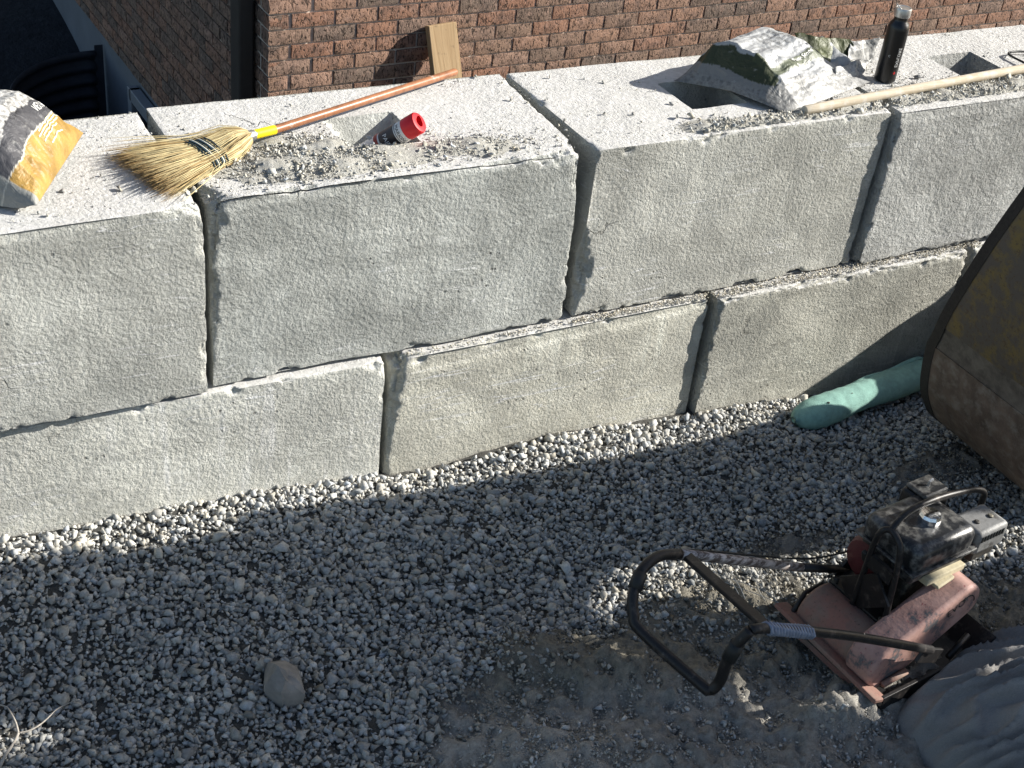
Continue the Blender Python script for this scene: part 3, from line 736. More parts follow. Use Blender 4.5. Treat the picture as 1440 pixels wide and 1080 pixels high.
# single larger chips one can pick out on the tops
def chip(px, py, size, label, seed, col=(.34, .33, .31)):
    v, f = hulls(1, 11, (.45, .7), seed)[0]; p = atz(px, py, ZT+size*.3)
    me = mesh_np('stone_chip', v*size, f, False, np.tile(np.array([col]), (len(v), 1)))
    o = link('stone_chip', me, M['gravel']); o.location = p; o.rotation_euler = (0, 0, seed); tag(o, label, 'stone chip', 'loose stone chips on the block tops')
chip(1291, 108, .017, 'dark grey stone chip lying right of the black bottle', 3, (.2, .2, .2))
chip(945, 145, .012, 'grey stone chip left of the dark lifting pocket under the bag', 5, (.3, .3, .29))
chip(891, 160, .010, 'small grey stone chip between the bag and the open block joint', 6)
chip(381, 243, .022, 'largest pale stone chip in the sand beside the broom', 8, (.5, .49, .45))
chip(352, 222, .014, 'pale stone chip in the sand just below the broom head', 9, (.46, .45, .42))
chip(432, 248, .013, 'pale stone chip at the right end of the sand heap', 10, (.46, .45, .42))
chip(518, 193, .013, 'pale stone chip left of the red capped can', 11, (.5, .48, .44))
chip(88, 268, .010, 'stone chip between the gold bag and the broom bristles', 12, (.36, .35, .33))

# ------------------------------------------------------------------ text helper
def text_geo(s, size):
    cu = bpy.data.curves.new('t', 'FONT'); cu.body = s; cu.size = size; cu.resolution_u = 2
    o = bpy.data.objects.new('t', cu); COL.objects.link(o)
    bpy.context.view_layer.update()
    me = bpy.data.meshes.new_from_object(o.evaluated_get(bpy.context.evaluated_depsgraph_get()))
    V = np.array([v.co[:] for v in me.vertices]); F = [list(p.vertices) for p in me.polygons]
    bpy.data.objects.remove(o); bpy.data.curves.remove(cu); bpy.data.meshes.remove(me)
    return V[:, :2]-np.array([V[:, 0].mean()*0, 0]), F
def lettering(name, s, size, fn, mat, parent, label=None):
    V, F = text_geo(s, size); P = np.array([fn(a, b) for a, b in V])
    me = bpy.data.meshes.new(name); me.from_pydata([tuple(p) for p in P], [], F)
    o = link(name, me, mat, parent)
    if label: o['label'] = label
    return o

# ------------------------------------------------------------------ corn broom
br = empty('corn_broom', (-1.2, .2, ZT)); tag(br, 'corn broom with red brown handle and yellow band lying on the blocks', 'broom')
def part(o, p): # keep world coordinates
    o.parent = p; o.matrix_parent_inverse = p.matrix_basis.inverted(); return o
A = atz(352, 191, .652); T = atz(641, 101, .640); Yb = atz(386, 182.5, .6515)
ax = T-A; ax /= np.linalg.norm(ax)
part(MB().tube([Yb, T-ax*.006, T], [.0125, .0125, .010], 16).build('handle', M['handle'], None, auto=40), br)
part(MB().tube([A+ax*.012, Yb+ax*.001], .0138, 16).build('grip_band', M['yellow'], None, auto=40), br)
part(MB().tube([A-ax*.012, A-ax*.004, A+ax*.014], [.0165, .0165, .0145], 16).build('ferrule', M['steel'], None, auto=40), br)
E1 = (atz(133, 212, .63)+atz(240, 285, .62))/2          # middle of the tips
ba = E1-A; Lb = np.linalg.norm(ba); ba /= Lb
wa = atz(240, 285, .63)-atz(150, 205, .63); wa -= ba*(wa@ba); wa /= np.linalg.norm(wa)
ta = np.cross(ba, wa); ta *= np.sign(ta[2])
wid = lambda s: np.interp(s, [0, .06, .18, .36, .5, .75, 1], [.013, .030, .060, .078, .094, .128, .158])
thk = lambda s: np.interp(s, [0, .06, .18, .36, .5, .75, 1], [.013, .026, .034, .020, .024, .034, .040])
bend = lambda s: -.004*s
V = []; F = []; Cc = []
rb_ = np.random.default_rng(12)
for i in range(1500):
    a = rb_.uniform(-1, 1); b = rb_.uniform(-1, 1)
    if a*a+b*b > 1 and rb_.random() < .8: continue
    end = rb_.uniform(.80, 1.0)+(.05 if rb_.random() < .05 else 0); r = rb_.uniform(.0007, .0014)
    wob = rb_.normal(0, .006, 2); curl = rb_.normal(0, .02)
    base = len(V); ss = np.array([.0, .07, .18, .36, .5, .72, .9, 1.0])*end
    fl = 1.3 if rb_.random() < .04 else 1
    tone = rb_.uniform(.75, 1.15); brown = rb_.random()
    for j, s in enumerate(ss):
        sp = max(0, s-.42)
        c = A+ba*(Lb*s)+wa*(a*wid(s)*(1 if s < .45 else fl)+wob[0]*sp*2+curl*sp*sp)+ta*(b*thk(s)+bend(s)+wob[1]*sp*2)
        if c[2] < ZT+.003: c[2] = ZT+.003+rb_.uniform(0, .004)
        rr = r*(1 if j < 6 else .55 if j < 7 else .3)
        for k in range(3):
            q = 2*math.pi*k/3; V.append(c+(wa*math.cos(q)+ta*math.sin(q))*rr)
            t = np.array([.66, .55, .30])*tone*(1-.25*max(0, s-.7)/.3)
            if brown < .22: t = t*np.array([.62, .52, .42])
            if s > .88: t = t*np.array([.75, .62, .5])
            Cc.append(t)
    for j in range(len(ss)-1):
        for k in range(3):
            k2 = (k+1) % 3; F.append((base+j*3+k, base+j*3+k2, base+(j+1)*3+k2, base+(j+1)*3+k))
o = part(link('bristles', mesh_np('bristles', np.array(V), np.array(F), True, np.array(Cc)), M['straw']), br); tag(o, kind='stuff')
for i in range(6):
    s = .335+i*.027
    ring = [A+ba*(Lb*s+.0015*math.sin(7*t))+wa*((wid(s)+.002)*math.cos(t))+ta*((thk(s)+.0025)*math.sin(t)+bend(s)) for t in np.linspace(0, 2*math.pi, 41)]
    part(MB().tube(ring, .0020, 6, False).build('stitch_row', M['navy'], None, smooth=True), br)
    if i in (1, 3):
        s += .0135
        ring = [A+ba*(Lb*s)+wa*((wid(s)+.001)*math.cos(t))+ta*((thk(s)+.0018)*math.sin(t)+bend(s)) for t in np.linspace(0, 2*math.pi, 41)]
        part(MB().tube(ring, .0026, 6, False).build('stitch_row', M['cream'], None, smooth=True), br)

# ------------------------------------------------------------------ spray can in the lifting pocket
Cc_ = atz(590, 171.5, .688); Cb = atz(536, 203, .588)
ax = Cc_-Cb; ax /= np.linalg.norm(ax)
ux = np.cross((0, 0, 1), ax); ux /= np.linalg.norm(ux); uz = np.cross(ax, ux)
Rm = np.stack([ux, uz, ax], 1)
can = empty('spray_can'); can.matrix_world = Matrix([[*Rm[0], Cc_[0]], [*Rm[1], Cc_[1]], [*Rm[2], Cc_[2]], [0, 0, 0, 1]])
tag(can, 'white and red marking paint can with red cap, tilted in the block pocket', 'spray can')
r0 = .0325
MB().lathe([(r0-.004, -.215), (r0, -.21), (r0, -.050), (r0-.002, -.046), (r0-.006, -.040)], 32).build('body', M['canwhite'], can, auto=35)
MB().lathe([(r0+.0006, -.135), (r0+.0006, -.078)], 32).build('label_band', M['candark'], can, auto=35)
MB().lathe([(r0+.0009, -.155), (r0+.0009, -.141)], 32).build('label_band', M['canred'], can, auto=35)
MB().lathe([(r0+.0009, -.074), (r0+.0009, -.0725)], 32).build('label_band', M['ink'], can, auto=35)
cap = MB(); n = 40
prof = [(r0+.001, -.048), (r0+.001, -.006), (r0-.002, -.001), (r0-.008, .0)]
V = []; F = []
inner = r0-.0085
for (r, z) in prof:
    for k in range(n): a = 2*math.pi*k/n; V.append((r*math.cos(a), r*math.sin(a), z))
for i in range(3):
    for k in range(n): F.append((i*n+k, i*n+(k+1) % n, (i+1)*n+(k+1) % n, (i+1)*n+k))
def notch(a):
    # teardrop recess open to one side
    d = abs((a-R_(38)+math.pi) % (2*math.pi)-math.pi); return inner*(.62+.36*max(0, 1-d/.9))
for z, m in ((0, 1), (-.030, .9)):
    for k in range(n): a = 2*math.pi*k/n; V.append((notch(a)*m*math.cos(a), notch(a)*m*math.sin(a), z))
for i in (3, 4):
    for k in range(n): F.append((i*n+k, i*n+(k+1) % n, (i+1)*n+(k+1) % n, (i+1)*n+k))
F.append([5*n+k for k in range(n)])
cap.add(V, F); co = cap.build('cap', M['red'], can, auto=40)
MB().lathe([(.0065, -.032), (.0065, -.014), (.004, -.011)], 14).build('nozzle', M['ink'], co, auto=40)
lab = lambda a0, z0: (lambda a, b: ((r0+.0012)*math.cos(a0+a/r0), (r0+.0012)*math.sin(a0+a/r0), z0+b))
aw = math.atan2((Rm.T@(CAM_P-Cc_))[1], (Rm.T@(CAM_P-Cc_))[0])
lettering('lettering', 'MARKING', .016, lab(aw-.95, -.069), M['ink'], can)
lettering('lettering', 'PAINT', .02, lab(aw-.7, -.118), M['inkw'], can)

# ------------------------------------------------------------------ water bottle
bp = atz(1243.5, 112, ZT); bo = empty('water_bottle', bp); tag(bo, 'black steel water bottle with silver screw cap standing on the blocks', 'bottle')
bo.rotation_euler = (0, R_(-.5), 0)
MB().lathe([(.034, 0), (.0378, .004), (.0385, .01), (.0385, .190), (.0378, .200), (.033, .214), (.026, .222), (.0245, .228), (.0245, .240)], 40).build('body', M['black'], bo, auto=30)
cp = MB().lathe([(.0285, .238), (.0290, .240), (.0290, .266), (.0275, .269), (.024, .2695), (.0235, .268)], 40).build('cap', M['steel'], bo, auto=30)
MB().tube([(.0285*math.cos(t), .0285*math.sin(t), .268+.013*math.sin((t-R_(100))/R_(110)*math.pi)) for t in np.linspace(R_(100), R_(210), 14)], .0022, 8).build('carry_loop', M['steel'], cp, smooth=True)
vd = math.atan2(CAM_P[1]-bp[1], CAM_P[0]-bp[0])
rB = .0389
lettering('lettering', 'EXPLORE', .0175, lambda a, b: (rB*math.cos(vd+.78-(b-.006)/rB*-1), rB*math.sin(vd+.78+(b-.006)/rB), .062+a), M['inkw'], bo)
lettering('emblem', 'C', .011, lambda a, b: (rB*math.cos(vd-.22+a/rB), rB*math.sin(vd-.22+a/rB), .098+b), M['inkw'], bo)
MB().add([(rB*math.cos(vd+.78+a/rB), rB*math.sin(vd+.78+a/rB), .040+b) for a, b in ((0, -.006), (.006, .0), (0, .007), (-.005, 0))], [(0, 1, 2, 3)]).build('emblem', M['inkr'], bo)

# ------------------------------------------------------------------ bags
def pillow(name, fn, nu, nv, colfn, spkfn):
    us = np.linspace(0, 1, nu); vs = np.linspace(-1, 1, nv); U, Vv = np.meshgrid(us, vs, indexing='ij')
    top = fn(U.ravel(), Vv.ravel(), 1); bot = fn(U.ravel(), Vv.ravel(), 0)
    i = np.arange(nu*nv).reshape(nu, nv); q = np.stack([i[:-1, :-1], i[1:, :-1], i[1:, 1:], i[:-1, 1:]], -1).reshape(-1, 4)
    V = np.concatenate([top, bot]); F = np.concatenate([q, q[:, ::-1]+nu*nv])
    c = colfn(np.concatenate([U.ravel()]*2), np.concatenate([Vv.ravel()]*2), np.concatenate([np.ones(nu*nv), np.zeros(nu*nv)]), V)
    me = mesh_np(name, V, F, True, c)
    at = me.attributes.new('spk', 'FLOAT', 'POINT'); at.data.foreach_set('value', spkfn(np.concatenate([U.ravel()]*2), np.concatenate([Vv.ravel()]*2), V).astype(np.float32))
    return me
# gold and grey bag at the left
N1 = atz(54, 293, ZT+.012); F1 = atz(116, 187, ZT+.030)
ed = (F1-N1); D1 = np.array([-.87, .49, 0.]); Lg = .62
def bag1(u, v, top):
    v2 = v*(1-.06*np.sin(u*9)*0)
    e = N1[None]+ed[None]*((v2+1)/2)[:, None]
    P = e+D1[None]*(u*Lg)[:, None]
    prof = np.clip(1-np.abs(v)**3.2, 0, 1)**.55*np.clip(u/.24, 0, 1)**.62*(1-.25*np.clip((u-.8)/.2, 0, 1))
    P3_ = np.stack([u*6, v*3, u*0], 1)
    wr = fbm(P3_, 1.2, 4, 91)*.010+fbm(np.stack([u*2.5, v*14, u*0], 1), 1, 3, 95)*.006*np.exp(-(u/.14)**2)
    base = ZT+.005+.02*np.exp(-(u/.06)**2)
    h = (.180*prof+wr*np.clip(prof*2, 0, 1)) if top else -.0*prof
    P[:, 2] = base+h+(.001 if top else 0)
    P[:, :2] += (np.array(ed[:2])/np.linalg.norm(ed[:2]))[None]*((.012*np.sin(u*7+v))[:, None])
    # upper edge leans over the seam so the end reads as a face
    P[:, :2] -= D1[None, :2]*((.030*prof*np.exp(-((u-.12)/.12)**2))[:, None] if top else 0)
    return P
def c1(u, v, t, V):
    gold = np.array([.31, .19, .05]); band = np.array([.06, .06, .066]); grey = np.array([.38, .375, .36]); wht = np.array([.50, .54, .57]); und = np.array([.26, .26, .24])
    w = u+.018*fbm(np.stack([v*3, u*0, u*0], 1), 1, 2, 3)+.025*v
    c = np.where((w < .125)[:, None], gold*(1+.25*fbm(np.stack([u*20, v*9, u*0], 1), 1, 3, 8))[:, None], np.where((w < .20)[:, None], band, np.where((w < .47)[:, None], grey, wht)))
    c = np.where(((t < .5) | (v < -.90))[:, None], und, c)
    thin = (w > .120) & (w < .125); c = np.where(thin[:, None], [.5, .48, .42], c)
    return np.clip(c, .01, .8)
me = pillow('sand_bag', bag1, 230, 150, c1, lambda u, v, V: np.where(u > .19, np.clip(1-(u-.46)*20, 0, 1)*.9, .12))
b1 = link('sand_bag', me, M['bag']); tag(b1, 'gold and grey plastic bag with dark band lying at the left edge', 'bag')
def bag1s(v_off, u_off, du=1, lift=.0012):
    def f(a, b):
        v = v_off+a/(np.linalg.norm(ed)/2); u = u_off-b/(Lg*.9)
        p = bag1(np.array([u]), np.array([v]), 1)[0]; return p+np.array([-.2, -.6, .8])*lift*2
    return f
lettering('lettering', 'NEX/PAVE', .024, bag1s(.28, .178), M['inkw'], b1)
for k_, (v0, u0, L_) in enumerate([(-.02, .116, .62), (-.10, .104, .75), (.0, .092, .6), (-.05, .078, .5), (.05, .052, .45)]):
    bag = bag1s(v0, u0); n = 14
    top_ = [bag(L_*i/n*(np.linalg.norm(ed)/2)*1.0  , .0018) for i in range(n+1)]; bo_ = [bag(L_*i/n*(np.linalg.norm(ed)/2), -.0012) for i in range(n+1)]
    MB().add(top_+bo_, [(i, i+1, n+2+i, n+1+i) for i in range(n)]).build('print_line', simple('pale_print', (.66, .6, .42), .6), b1)
fr = bag1s(.62, .30)
def quad(fr, a0, a1, h0, h1, mat, nm, lift=0):
    n = 4; V = [fr(a0+(a1-a0)*i/n, h0+(h1-h0)*j/n)+np.array([-.2, -.6, .8])*lift for i in range(n+1) for j in range(n+1)]
    return MB().add(V, [(i*(n+1)+j, (i+1)*(n+1)+j, (i+1)*(n+1)+j+1, i*(n+1)+j+1) for i in range(n) for j in range(n)]).build(nm, mat, b1)
quad(fr, 0, .035, 0, .055, M['inkw'], 'print_panel'); quad(fr, .006, .029, .007, .048, simple('grey_print', (.33, .34, .35), .6), 'print_panel', .0012)

# white and green bag on the right
NN = np.array([.792, .066, 0]); RR = np.array([1.29, .225, 0]); LL = np.array([.552, .405, 0]); FR = np.array([1.10, .585, 0])
def bag2(u, v, top):
    w = ((v+1)/2)[:, None]; uu = u[:, None]
    P = (NN*(1-uu)+RR*uu)*(1-w)+(LL*(1-uu)+FR*uu)*w
    side = np.where(v < .4, np.sin(math.pi/2*np.clip((v+1)/1.4, 0, 1))**.92, np.cos(math.pi/2*np.clip((v-.4)/.6, 0, 1))**.7)
    lend = np.clip(u/.15, 0, 1)**.9; rend = 1-.68*sstep(.55, 1.05, u)
    prof = side*lend*rend
    q = np.stack([u*3.4, v*2.2, u*0+3], 1)
    cr = (1-np.abs(fbm(q, 1.3, 4, 131)))*.016+fbm(np.stack([u*3, v*9, u*0], 1), 1, 3, 135)*.006
    h = (.158*prof+(cr-.012)*np.clip(prof*3, 0, 1)) if top else prof*0
    P = P.copy(); P[:, 2] = ZT+.006+h+(.022*np.exp(-(u/.05)**2)*(1-np.abs(v)))
    # lip of the open end lifts
    lip = sstep(.86, 1.0, u)*(.5+.5*np.cos(v*3.0))
    P[:, 2] += lip*(.05 if top else .01)*(1-.3*v)
    return P
def c2(u, v, t, V):
    wht = np.array([.32, .328, .33]); grn = np.array([.035, .042, .018]); clr = np.array([.235, .235, .228]); dk = np.array([.03, .04, .016])
    c = np.tile(wht, (len(u), 1)); w = u+.02*fbm(np.stack([v*4, u*0, u*0], 1), 1, 2, 3)
    z = V[:, 2]-ZT
    le = w < .135
    c = np.where((le & (z > .075+.01*np.sin(v*4)))[:, None], grn*.9, c)
    c = np.where((le & (z <= .075+.01*np.sin(v*4)))[:, None], clr*.75, c)
    c = np.where(((~le) & (v < -.62+.05*np.sin(u*9)))[:, None], clr*1.15, c)
    st = (~le) & (np.abs(v+.40-.18*(u-.3)) < .085) & (u < .82); c = np.where(st[:, None], np.array([.11, .125, .085]), c)
    c = np.where(((w > .12) & (w < .16) & (v > -.55) & (v < -.05))[:, None], grn*1.3, c)
    gp = (~le) & (v > .62) & (u > .5); c = np.where(gp[:, None], grn, c)
    c = np.where((t < .5)[:, None], clr, c)
    return c
me = pillow('gravel_bag', bag2, 200, 150, c2, lambda u, v, V: np.where(((V[:, 2]-ZT) < .05) | (v < -.62), .5, .04))
b2 = link('gravel_bag', me, M['bag']); tag(b2, 'open white and green plastic bag slumped beside the black bottle', 'bag')
# torn open mouth: raised green flap and a thin clear sheet
def sheet(name, pts, nu, nv, cols, parent, spk=.1, amp=.006):
    G = np.array(pts, float)   # (a,b,3) control net
    a, b = G.shape[:2]; us = np.linspace(0, a-1, nu); vs = np.linspace(0, b-1, nv)
    def lin(G, t):
        i = np.minimum(t.astype(int), G.shape[0]-2); f = (t-i); f = f*f*(3-2*f)*.5+f*.5; f = f.reshape((-1,)+(1,)*(G.ndim-1)); return G[i]*(1-f)+G[i+1]*f
    H = lin(G, us); H = np.swapaxes(lin(np.swapaxes(H, 0, 1), vs), 0, 1)
    P = H.reshape(-1, 3); P = P+np.stack([fbm(P, 22, 3, 7+k) for k in range(3)], 1)*amp
    i = np.arange(nu*nv).reshape(nu, nv); F = np.stack([i[:-1, :-1], i[1:, :-1], i[1:, 1:], i[:-1, 1:]], -1).reshape(-1, 4)
    c = np.tile(np.array(cols), (nu*nv, 1)) if not callable(cols) else cols(P, np.repeat(us/(a-1), nv), np.tile(vs/(b-1), nu))
    me = mesh_np(name, P, F, True, c); at = me.attributes.new('spk', 'FLOAT', 'POINT'); at.data.foreach_set('value', np.full(len(P), spk, np.float32))
    o = link(name, me, M['bag'], parent); m = o.modifiers.new('t', 'SOLIDIFY'); m.thickness = .0012; return o
g_ = lambda px, py, z: atz(px, py, ZT+z)
def flapc(P, u, v):
    g = np.array([.06, .07, .022])*(1+.4*fbm(P, 25, 3, 3))[:, None]
    g = np.where(((u > .55) & (u < .8) & (v > .5))[:, None], [.22, .21, .04], g)
    return np.clip(g, .01, .7)
sheet('flap', [[g_(1118, 46, .125), g_(1120, 60, .10), g_(1125, 85, .06)], [g_(1150, 51, .12), g_(1152, 72, .08), g_(1156, 96, .04)], [g_(1196, 56, .105), g_(1190, 78, .06), g_(1180, 100, .02)], [g_(1201, 62, .095), g_(1198, 82, .045), g_(1200, 100, .010)]], 40, 30, flapc, b2)
sheet('flap', [[g_(1197, 58, .10), g_(1195, 70, .08), g_(1192, 84, .05)], [g_(1218, 56, .10), g_(1216, 70, .07), g_(1214, 84, .03)], [g_(1236, 52, .11), g_(1230, 70, .06), g_(1226, 86, .02)]], 30, 24, (.34, .34, .33), b2, .4, .008)
sheet('flap', [[g_(1172, 98, .055), g_(1172, 112, .03), g_(1165, 135, .006)], [g_(1198, 88, .06), g_(1196, 104, .03), g_(1190, 124, .006)], [g_(1224, 80, .05), g_(1218, 95, .025), g_(1205, 116, .004)]], 30, 24, (.32, .32, .315), b2, .4, .010)
def bag2s(u0, v0, du, dv):
    du = np.array(du, float); dv = np.array(dv, float)
    def f(a, b):
        uv = np.array([u0, v0])+du*a+dv*b; p = bag2(np.array([uv[0]]), np.array([uv[1]]), 1)[0]; return p+np.array([-.2, -.5, .8])*.003
    return f
lettering('lettering', 'Paver Stone', .024, bag2s(.40, -.385, (2.0, .36), (-.3, 4.2)), M['inkw'], b2)
lettering('lettering', 'Stone Dust', .017, bag2s(.40, -.475, (2.0, .36), (-.3, 4.2)), M['inkw'], b2)
for j in range(5): lettering('lettering', ['Compacts to a firm base', 'for pavers and slabs', 'Spread in thin layers', 'Rake level and tamp', 'Net 30 kg'][j], .015, bag2s(.34+.065*j, .42-.02*j, (.4, -3.6), (2.0, .2)), M['ink'], b2)
lettering('lettering', 'TA', .06, bag2s(.62, .25, (2.0, -.4), (.4, 4.2)), M['ink'], b2)

# ------------------------------------------------------------------ wooden pole and hand tool on the blocks
pa = atz(1131, 155.5, ZT+.022); pb = atz(1440, 96, ZT+.030); dr = (pb-pa)/np.linalg.norm(pb-pa); pe = pb+dr*.35
o = MB().tube([pa, pa+dr*.003]+[pa+(pe-pa)*t+np.array([0, 0, .002*math.sin(t*5)]) for t in np.linspace(.05, 1, 12)], [.0155]+[.0168]*13, 18).build('wooden_pole', M['pole'], None, auto=40)
tag(o, 'dusty pale wooden pole lying along the front of the block tops', 'pole')
tp = [atz(x_, y_, ZT+.012) for x_, y_ in [(1419, 74), (1430, 72.5), (1447, 73), (1462, 76), (1470, 84), (1466, 92), (1452, 93), (1436, 86), (1424, 80), (1418.5, 76), (1419, 74)]]
hd = MB().tube(crv(tp[:-1]+[tp[0]], 4), .0045, 8).build('hand_saw', M['ink'], None, smooth=True)
tag(hd, 'black loop handle of a hand tool at the right edge of the block', 'hand tool')
q0 = atz(1462, 80, ZT+.008); q1 = atz(1560, 66, ZT+.006)
part(MB().bar(q0, q1, .035, .003).build('blade', M['steel'], None), hd)

# ------------------------------------------------------------------ drain pipe in a green filter sock
c0 = np.array([atz(1116, 591, -.475), atz(1165, 574, -.472), atz(1215, 555, -.468), atz(1262, 538, -.468), atz(1306, 521, -.470), atz(1360, 500, -.475), atz(1420, 478, -.48)])
cl_ = np.array(crv(c0, 10)); m_ = len(cl_); n = 36; V = []; F = []
for i in range(m_):
    t = cl_[min(i+1, m_-1)]-cl_[max(i-1, 0)]; t /= np.linalg.norm(t); u_ = np.cross((0, 0, 1), t); u_ /= np.linalg.norm(u_); w_ = np.cross(t, u_)
    s_ = i/(m_-1)
    for k_ in range(n):
        a_ = 2*math.pi*k_/n; r_ = .060+.0012*math.sin(i*1.9)
        if i < 7: r_ *= math.sqrt(max(.04, 1-(1-i/7)**2))
        V.append(cl_[i]+(u_*math.cos(a_)+w_*math.sin(a_)*.93)*r_)
V = np.array(V); nn_ = V-np.repeat(cl_, n, 0); nn_ /= np.linalg.norm(nn_, axis=1, keepdims=True)
V = V+nn_*(fbm(V*np.array([.4, 1, 1]), 12, 3, 3)*.0045)[:, None]
i_ = np.arange(m_*n).reshape(m_, n); F = np.stack([i_[:-1], i_[1:], np.roll(i_, -1, 1)[1:], np.roll(i_, -1, 1)[:-1]], -1).reshape(-1, 4)
V = np.concatenate([V, V[:n].mean(0)[None]-np.array([[.004, 0, 0]])]); F = [list(f) for f in F]+[[(k_+1) % n, k_, len(V)-1] for k_ in range(n)]
pipe = link('drain_pipe', mesh_np('drain_pipe', V, F, True), M['sock']); tag(pipe, 'drain pipe wrapped in pale green filter cloth at the foot of the wall', 'drain pipe')
V = []
for i in range(14):
    for j in range(8):
        s_ = i/13; p = atz(1205+105*s_, 551-42*s_, -.435)+np.array([0, .03, 0]); p = p+np.array([0, .035*j/7, .020*math.sin(j/7*math.pi)*(math.sin(s_*math.pi)**.5)-.02*(j/7)])+np.array([0, 0, .008])*math.sin(s_*9)
        V.append(p)
i_ = np.arange(112).reshape(14, 8); F = np.stack([i_[:-1, :-1], i_[1:, :-1], i_[1:, 1:], i_[:-1, 1:]], -1).reshape(-1, 4)
o = link('cloth_fold', mesh_np('cloth_fold', np.array(V), F, True), M['sock'], pipe); m = o.modifiers.new('t', 'SOLIDIFY'); m.thickness = .006
for px_, py_, s_ in ((1236, 534, .010), (1165, 566, .009), (1198, 553, .005)):
    p = atz(px_, py_, -.418); v, f = hulls(1, 9, (.5, .8), int(px_))[0]
    o = link('stone_chip', mesh_np('stone_chip', v*s_+p, f, False, np.tile(np.array([[.12, .115, .10]]), (len(v), 1))), M['gravel'])
    tag(o, {1236: 'dark pebble on the green pipe nearest the bucket', 1165: 'dark pebble on the green pipe near its closed end', 1198: 'tiny pebble between the two others on the green pipe'}[px_], 'stone chip', 'pebbles on the green pipe')

# ------------------------------------------------------------------ excavator: bucket in view, the machine to the right of the frame
exc = empty('excavator', (3.4, -1.6, -.5)); tag(exc, 'excavator with worn yellow and brown bucket lowered at the right edge', 'excavator')
y0, y1 = -.42, -1.0
yr = lambda z: -.505-.33*np.clip(z, -.05, 2)
def rimp(x_, y_):
    p = aty(x_, y_, y0)
    for _ in range(12): p = aty(x_, y_, float(yr(p[2])))
    return p
pr = [rimp(x_, y_) for x_, y_ in [(1486, 228), (1440, 290), (1402, 343), (1368, 395), (1340, 441), (1322, 478), (1311, 515), (1308, 545), (1313, 568)]]
pr = [(p[0], p[2]) for p in pr]
pr += [(pr[-1][0]+.045, pr[-1][1]-.055), (pr[-1][0]+.12, -.425), (pr[-1][0]+.28, -.44), (pr[-1][0]+.62, -.38)]
pf = [tuple(p) for p in np.array(crv([np.array(p) for p in pr], 5))]
ks = max(range(len(pf)), key=lambda i: pf[i][1] if pf[i][1] < .06 else -9)   # seam between painted and worn plate
def shell_strip(a, b, mat, name, parent, th=.018, ya=y0, yb=y1, out=0., flip=1):
    q = pf[a:b+1]; V = []; F = []; n = len(q); ny = 2
    nr = []
    for i in range(n):
        t = np.array(q[min(i+1, n-1)])-np.array(q[max(i-1, 0)]); t /= np.linalg.norm(t); nr.append(np.array([t[1], -t[0]])*-1)
    for yy_ in (ya, yb):
        for o_ in (out, out-th):
            for i in range(n): V.append((q[i][0]-nr[i][0]*o_*-1, yy_+(float(yr(q[i][1]))-y0)*(1 if yy_ > -.9 else 0), q[i][1]+nr[i][1]*o_))
    for i in range(n-1):
        F += [(i, i+1, 2*n+i+1, 2*n+i), (n+i, 3*n+i, 3*n+i+1, n+i+1), (i, n+i, n+i+1, i+1), (2*n+i, 2*n+i+1, 3*n+i+1, 3*n+i)]
    F += [(0, 2*n, 3*n, n), (n-1, 2*n-1, 4*n-1, 3*n-1)]
    return part(MB().add(V, F).build(name, mat, None, auto=30), parent)
np_ = len(pf)
k1 = min(range(np_), key=lambda i: abs(pf[i][1]-.06)); k2 = min(range(np_), key=lambda i: abs(pf[i][1]+.05))
inner_ = [(pf[-1][0], pf[-1][1]+.03), (pf[-1][0]+.06, .13), (pf[-1][0]-.10, .125), (1.70, .05), (1.50, .12)]+[(x_+.05, z_) for x_, z_ in pf[:k1] if z_ > .12][::-1]
def side_poly(ya, yb):
    poly = pf+inner_; n = len(poly); V = [(x_, ya+float(yr(z_))-y0, z_) for x_, z_ in poly]+[(x_, yb+float(yr(z_))-y0, z_) for x_, z_ in poly]
    return MB().add(V, [list(range(n)), list(range(2*n-1, n-1, -1))]+[(i, i+n, (i+1) % n+n, (i+1) % n) for i in range(n)])
bucket = part(side_poly(y0+.004, y0+.028).build('bucket', M['shell'], None), exc)
bucket['label'] = 'worn yellow and brown excavator bucket'
BK = bucket
def bpart(o): o.parent = BK; o.matrix_parent_inverse = exc.matrix_basis.inverted() if False else Matrix.Identity(4); o.matrix_parent_inverse = (exc.matrix_basis @ BK.matrix_parent_inverse @ BK.matrix_basis).inverted() if False else Matrix.Identity(4); return o
def strip(a, b, mat, name, **kw):
    o = shell_strip(a, b, mat, name, exc, **kw); o.parent = BK; o.matrix_parent_inverse = Matrix.Identity(4); return o
strip(0, k1, M['yelpaint'], 'back_plate'); strip(k1, k2, M['shell2'], 'shell_plate', out=.004); strip(k2, np_-1, M['shell'], 'shell_plate', out=.0)
strip(0, np_-1, M['weld'], 'rim', ya=y0+.03, yb=y0-.010, out=.010, th=.03)
strip(k2-1, np_-6, M['weld'], 'weld_seam', ya=y0-.135, yb=y0-.147, out=.006, th=.01)
strip(k1-1, k1, M['weld'], 'weld_seam', out=.007, th=.01)
strip(k2, k2+1, M['weld'], 'weld_seam', out=.005, th=.008)
o = MB().prism(pf+inner_, y1-.024, y1).build('side_plate', M['shell'], None); o.parent = BK; o.matrix_parent_inverse = Matrix.Identity(4)
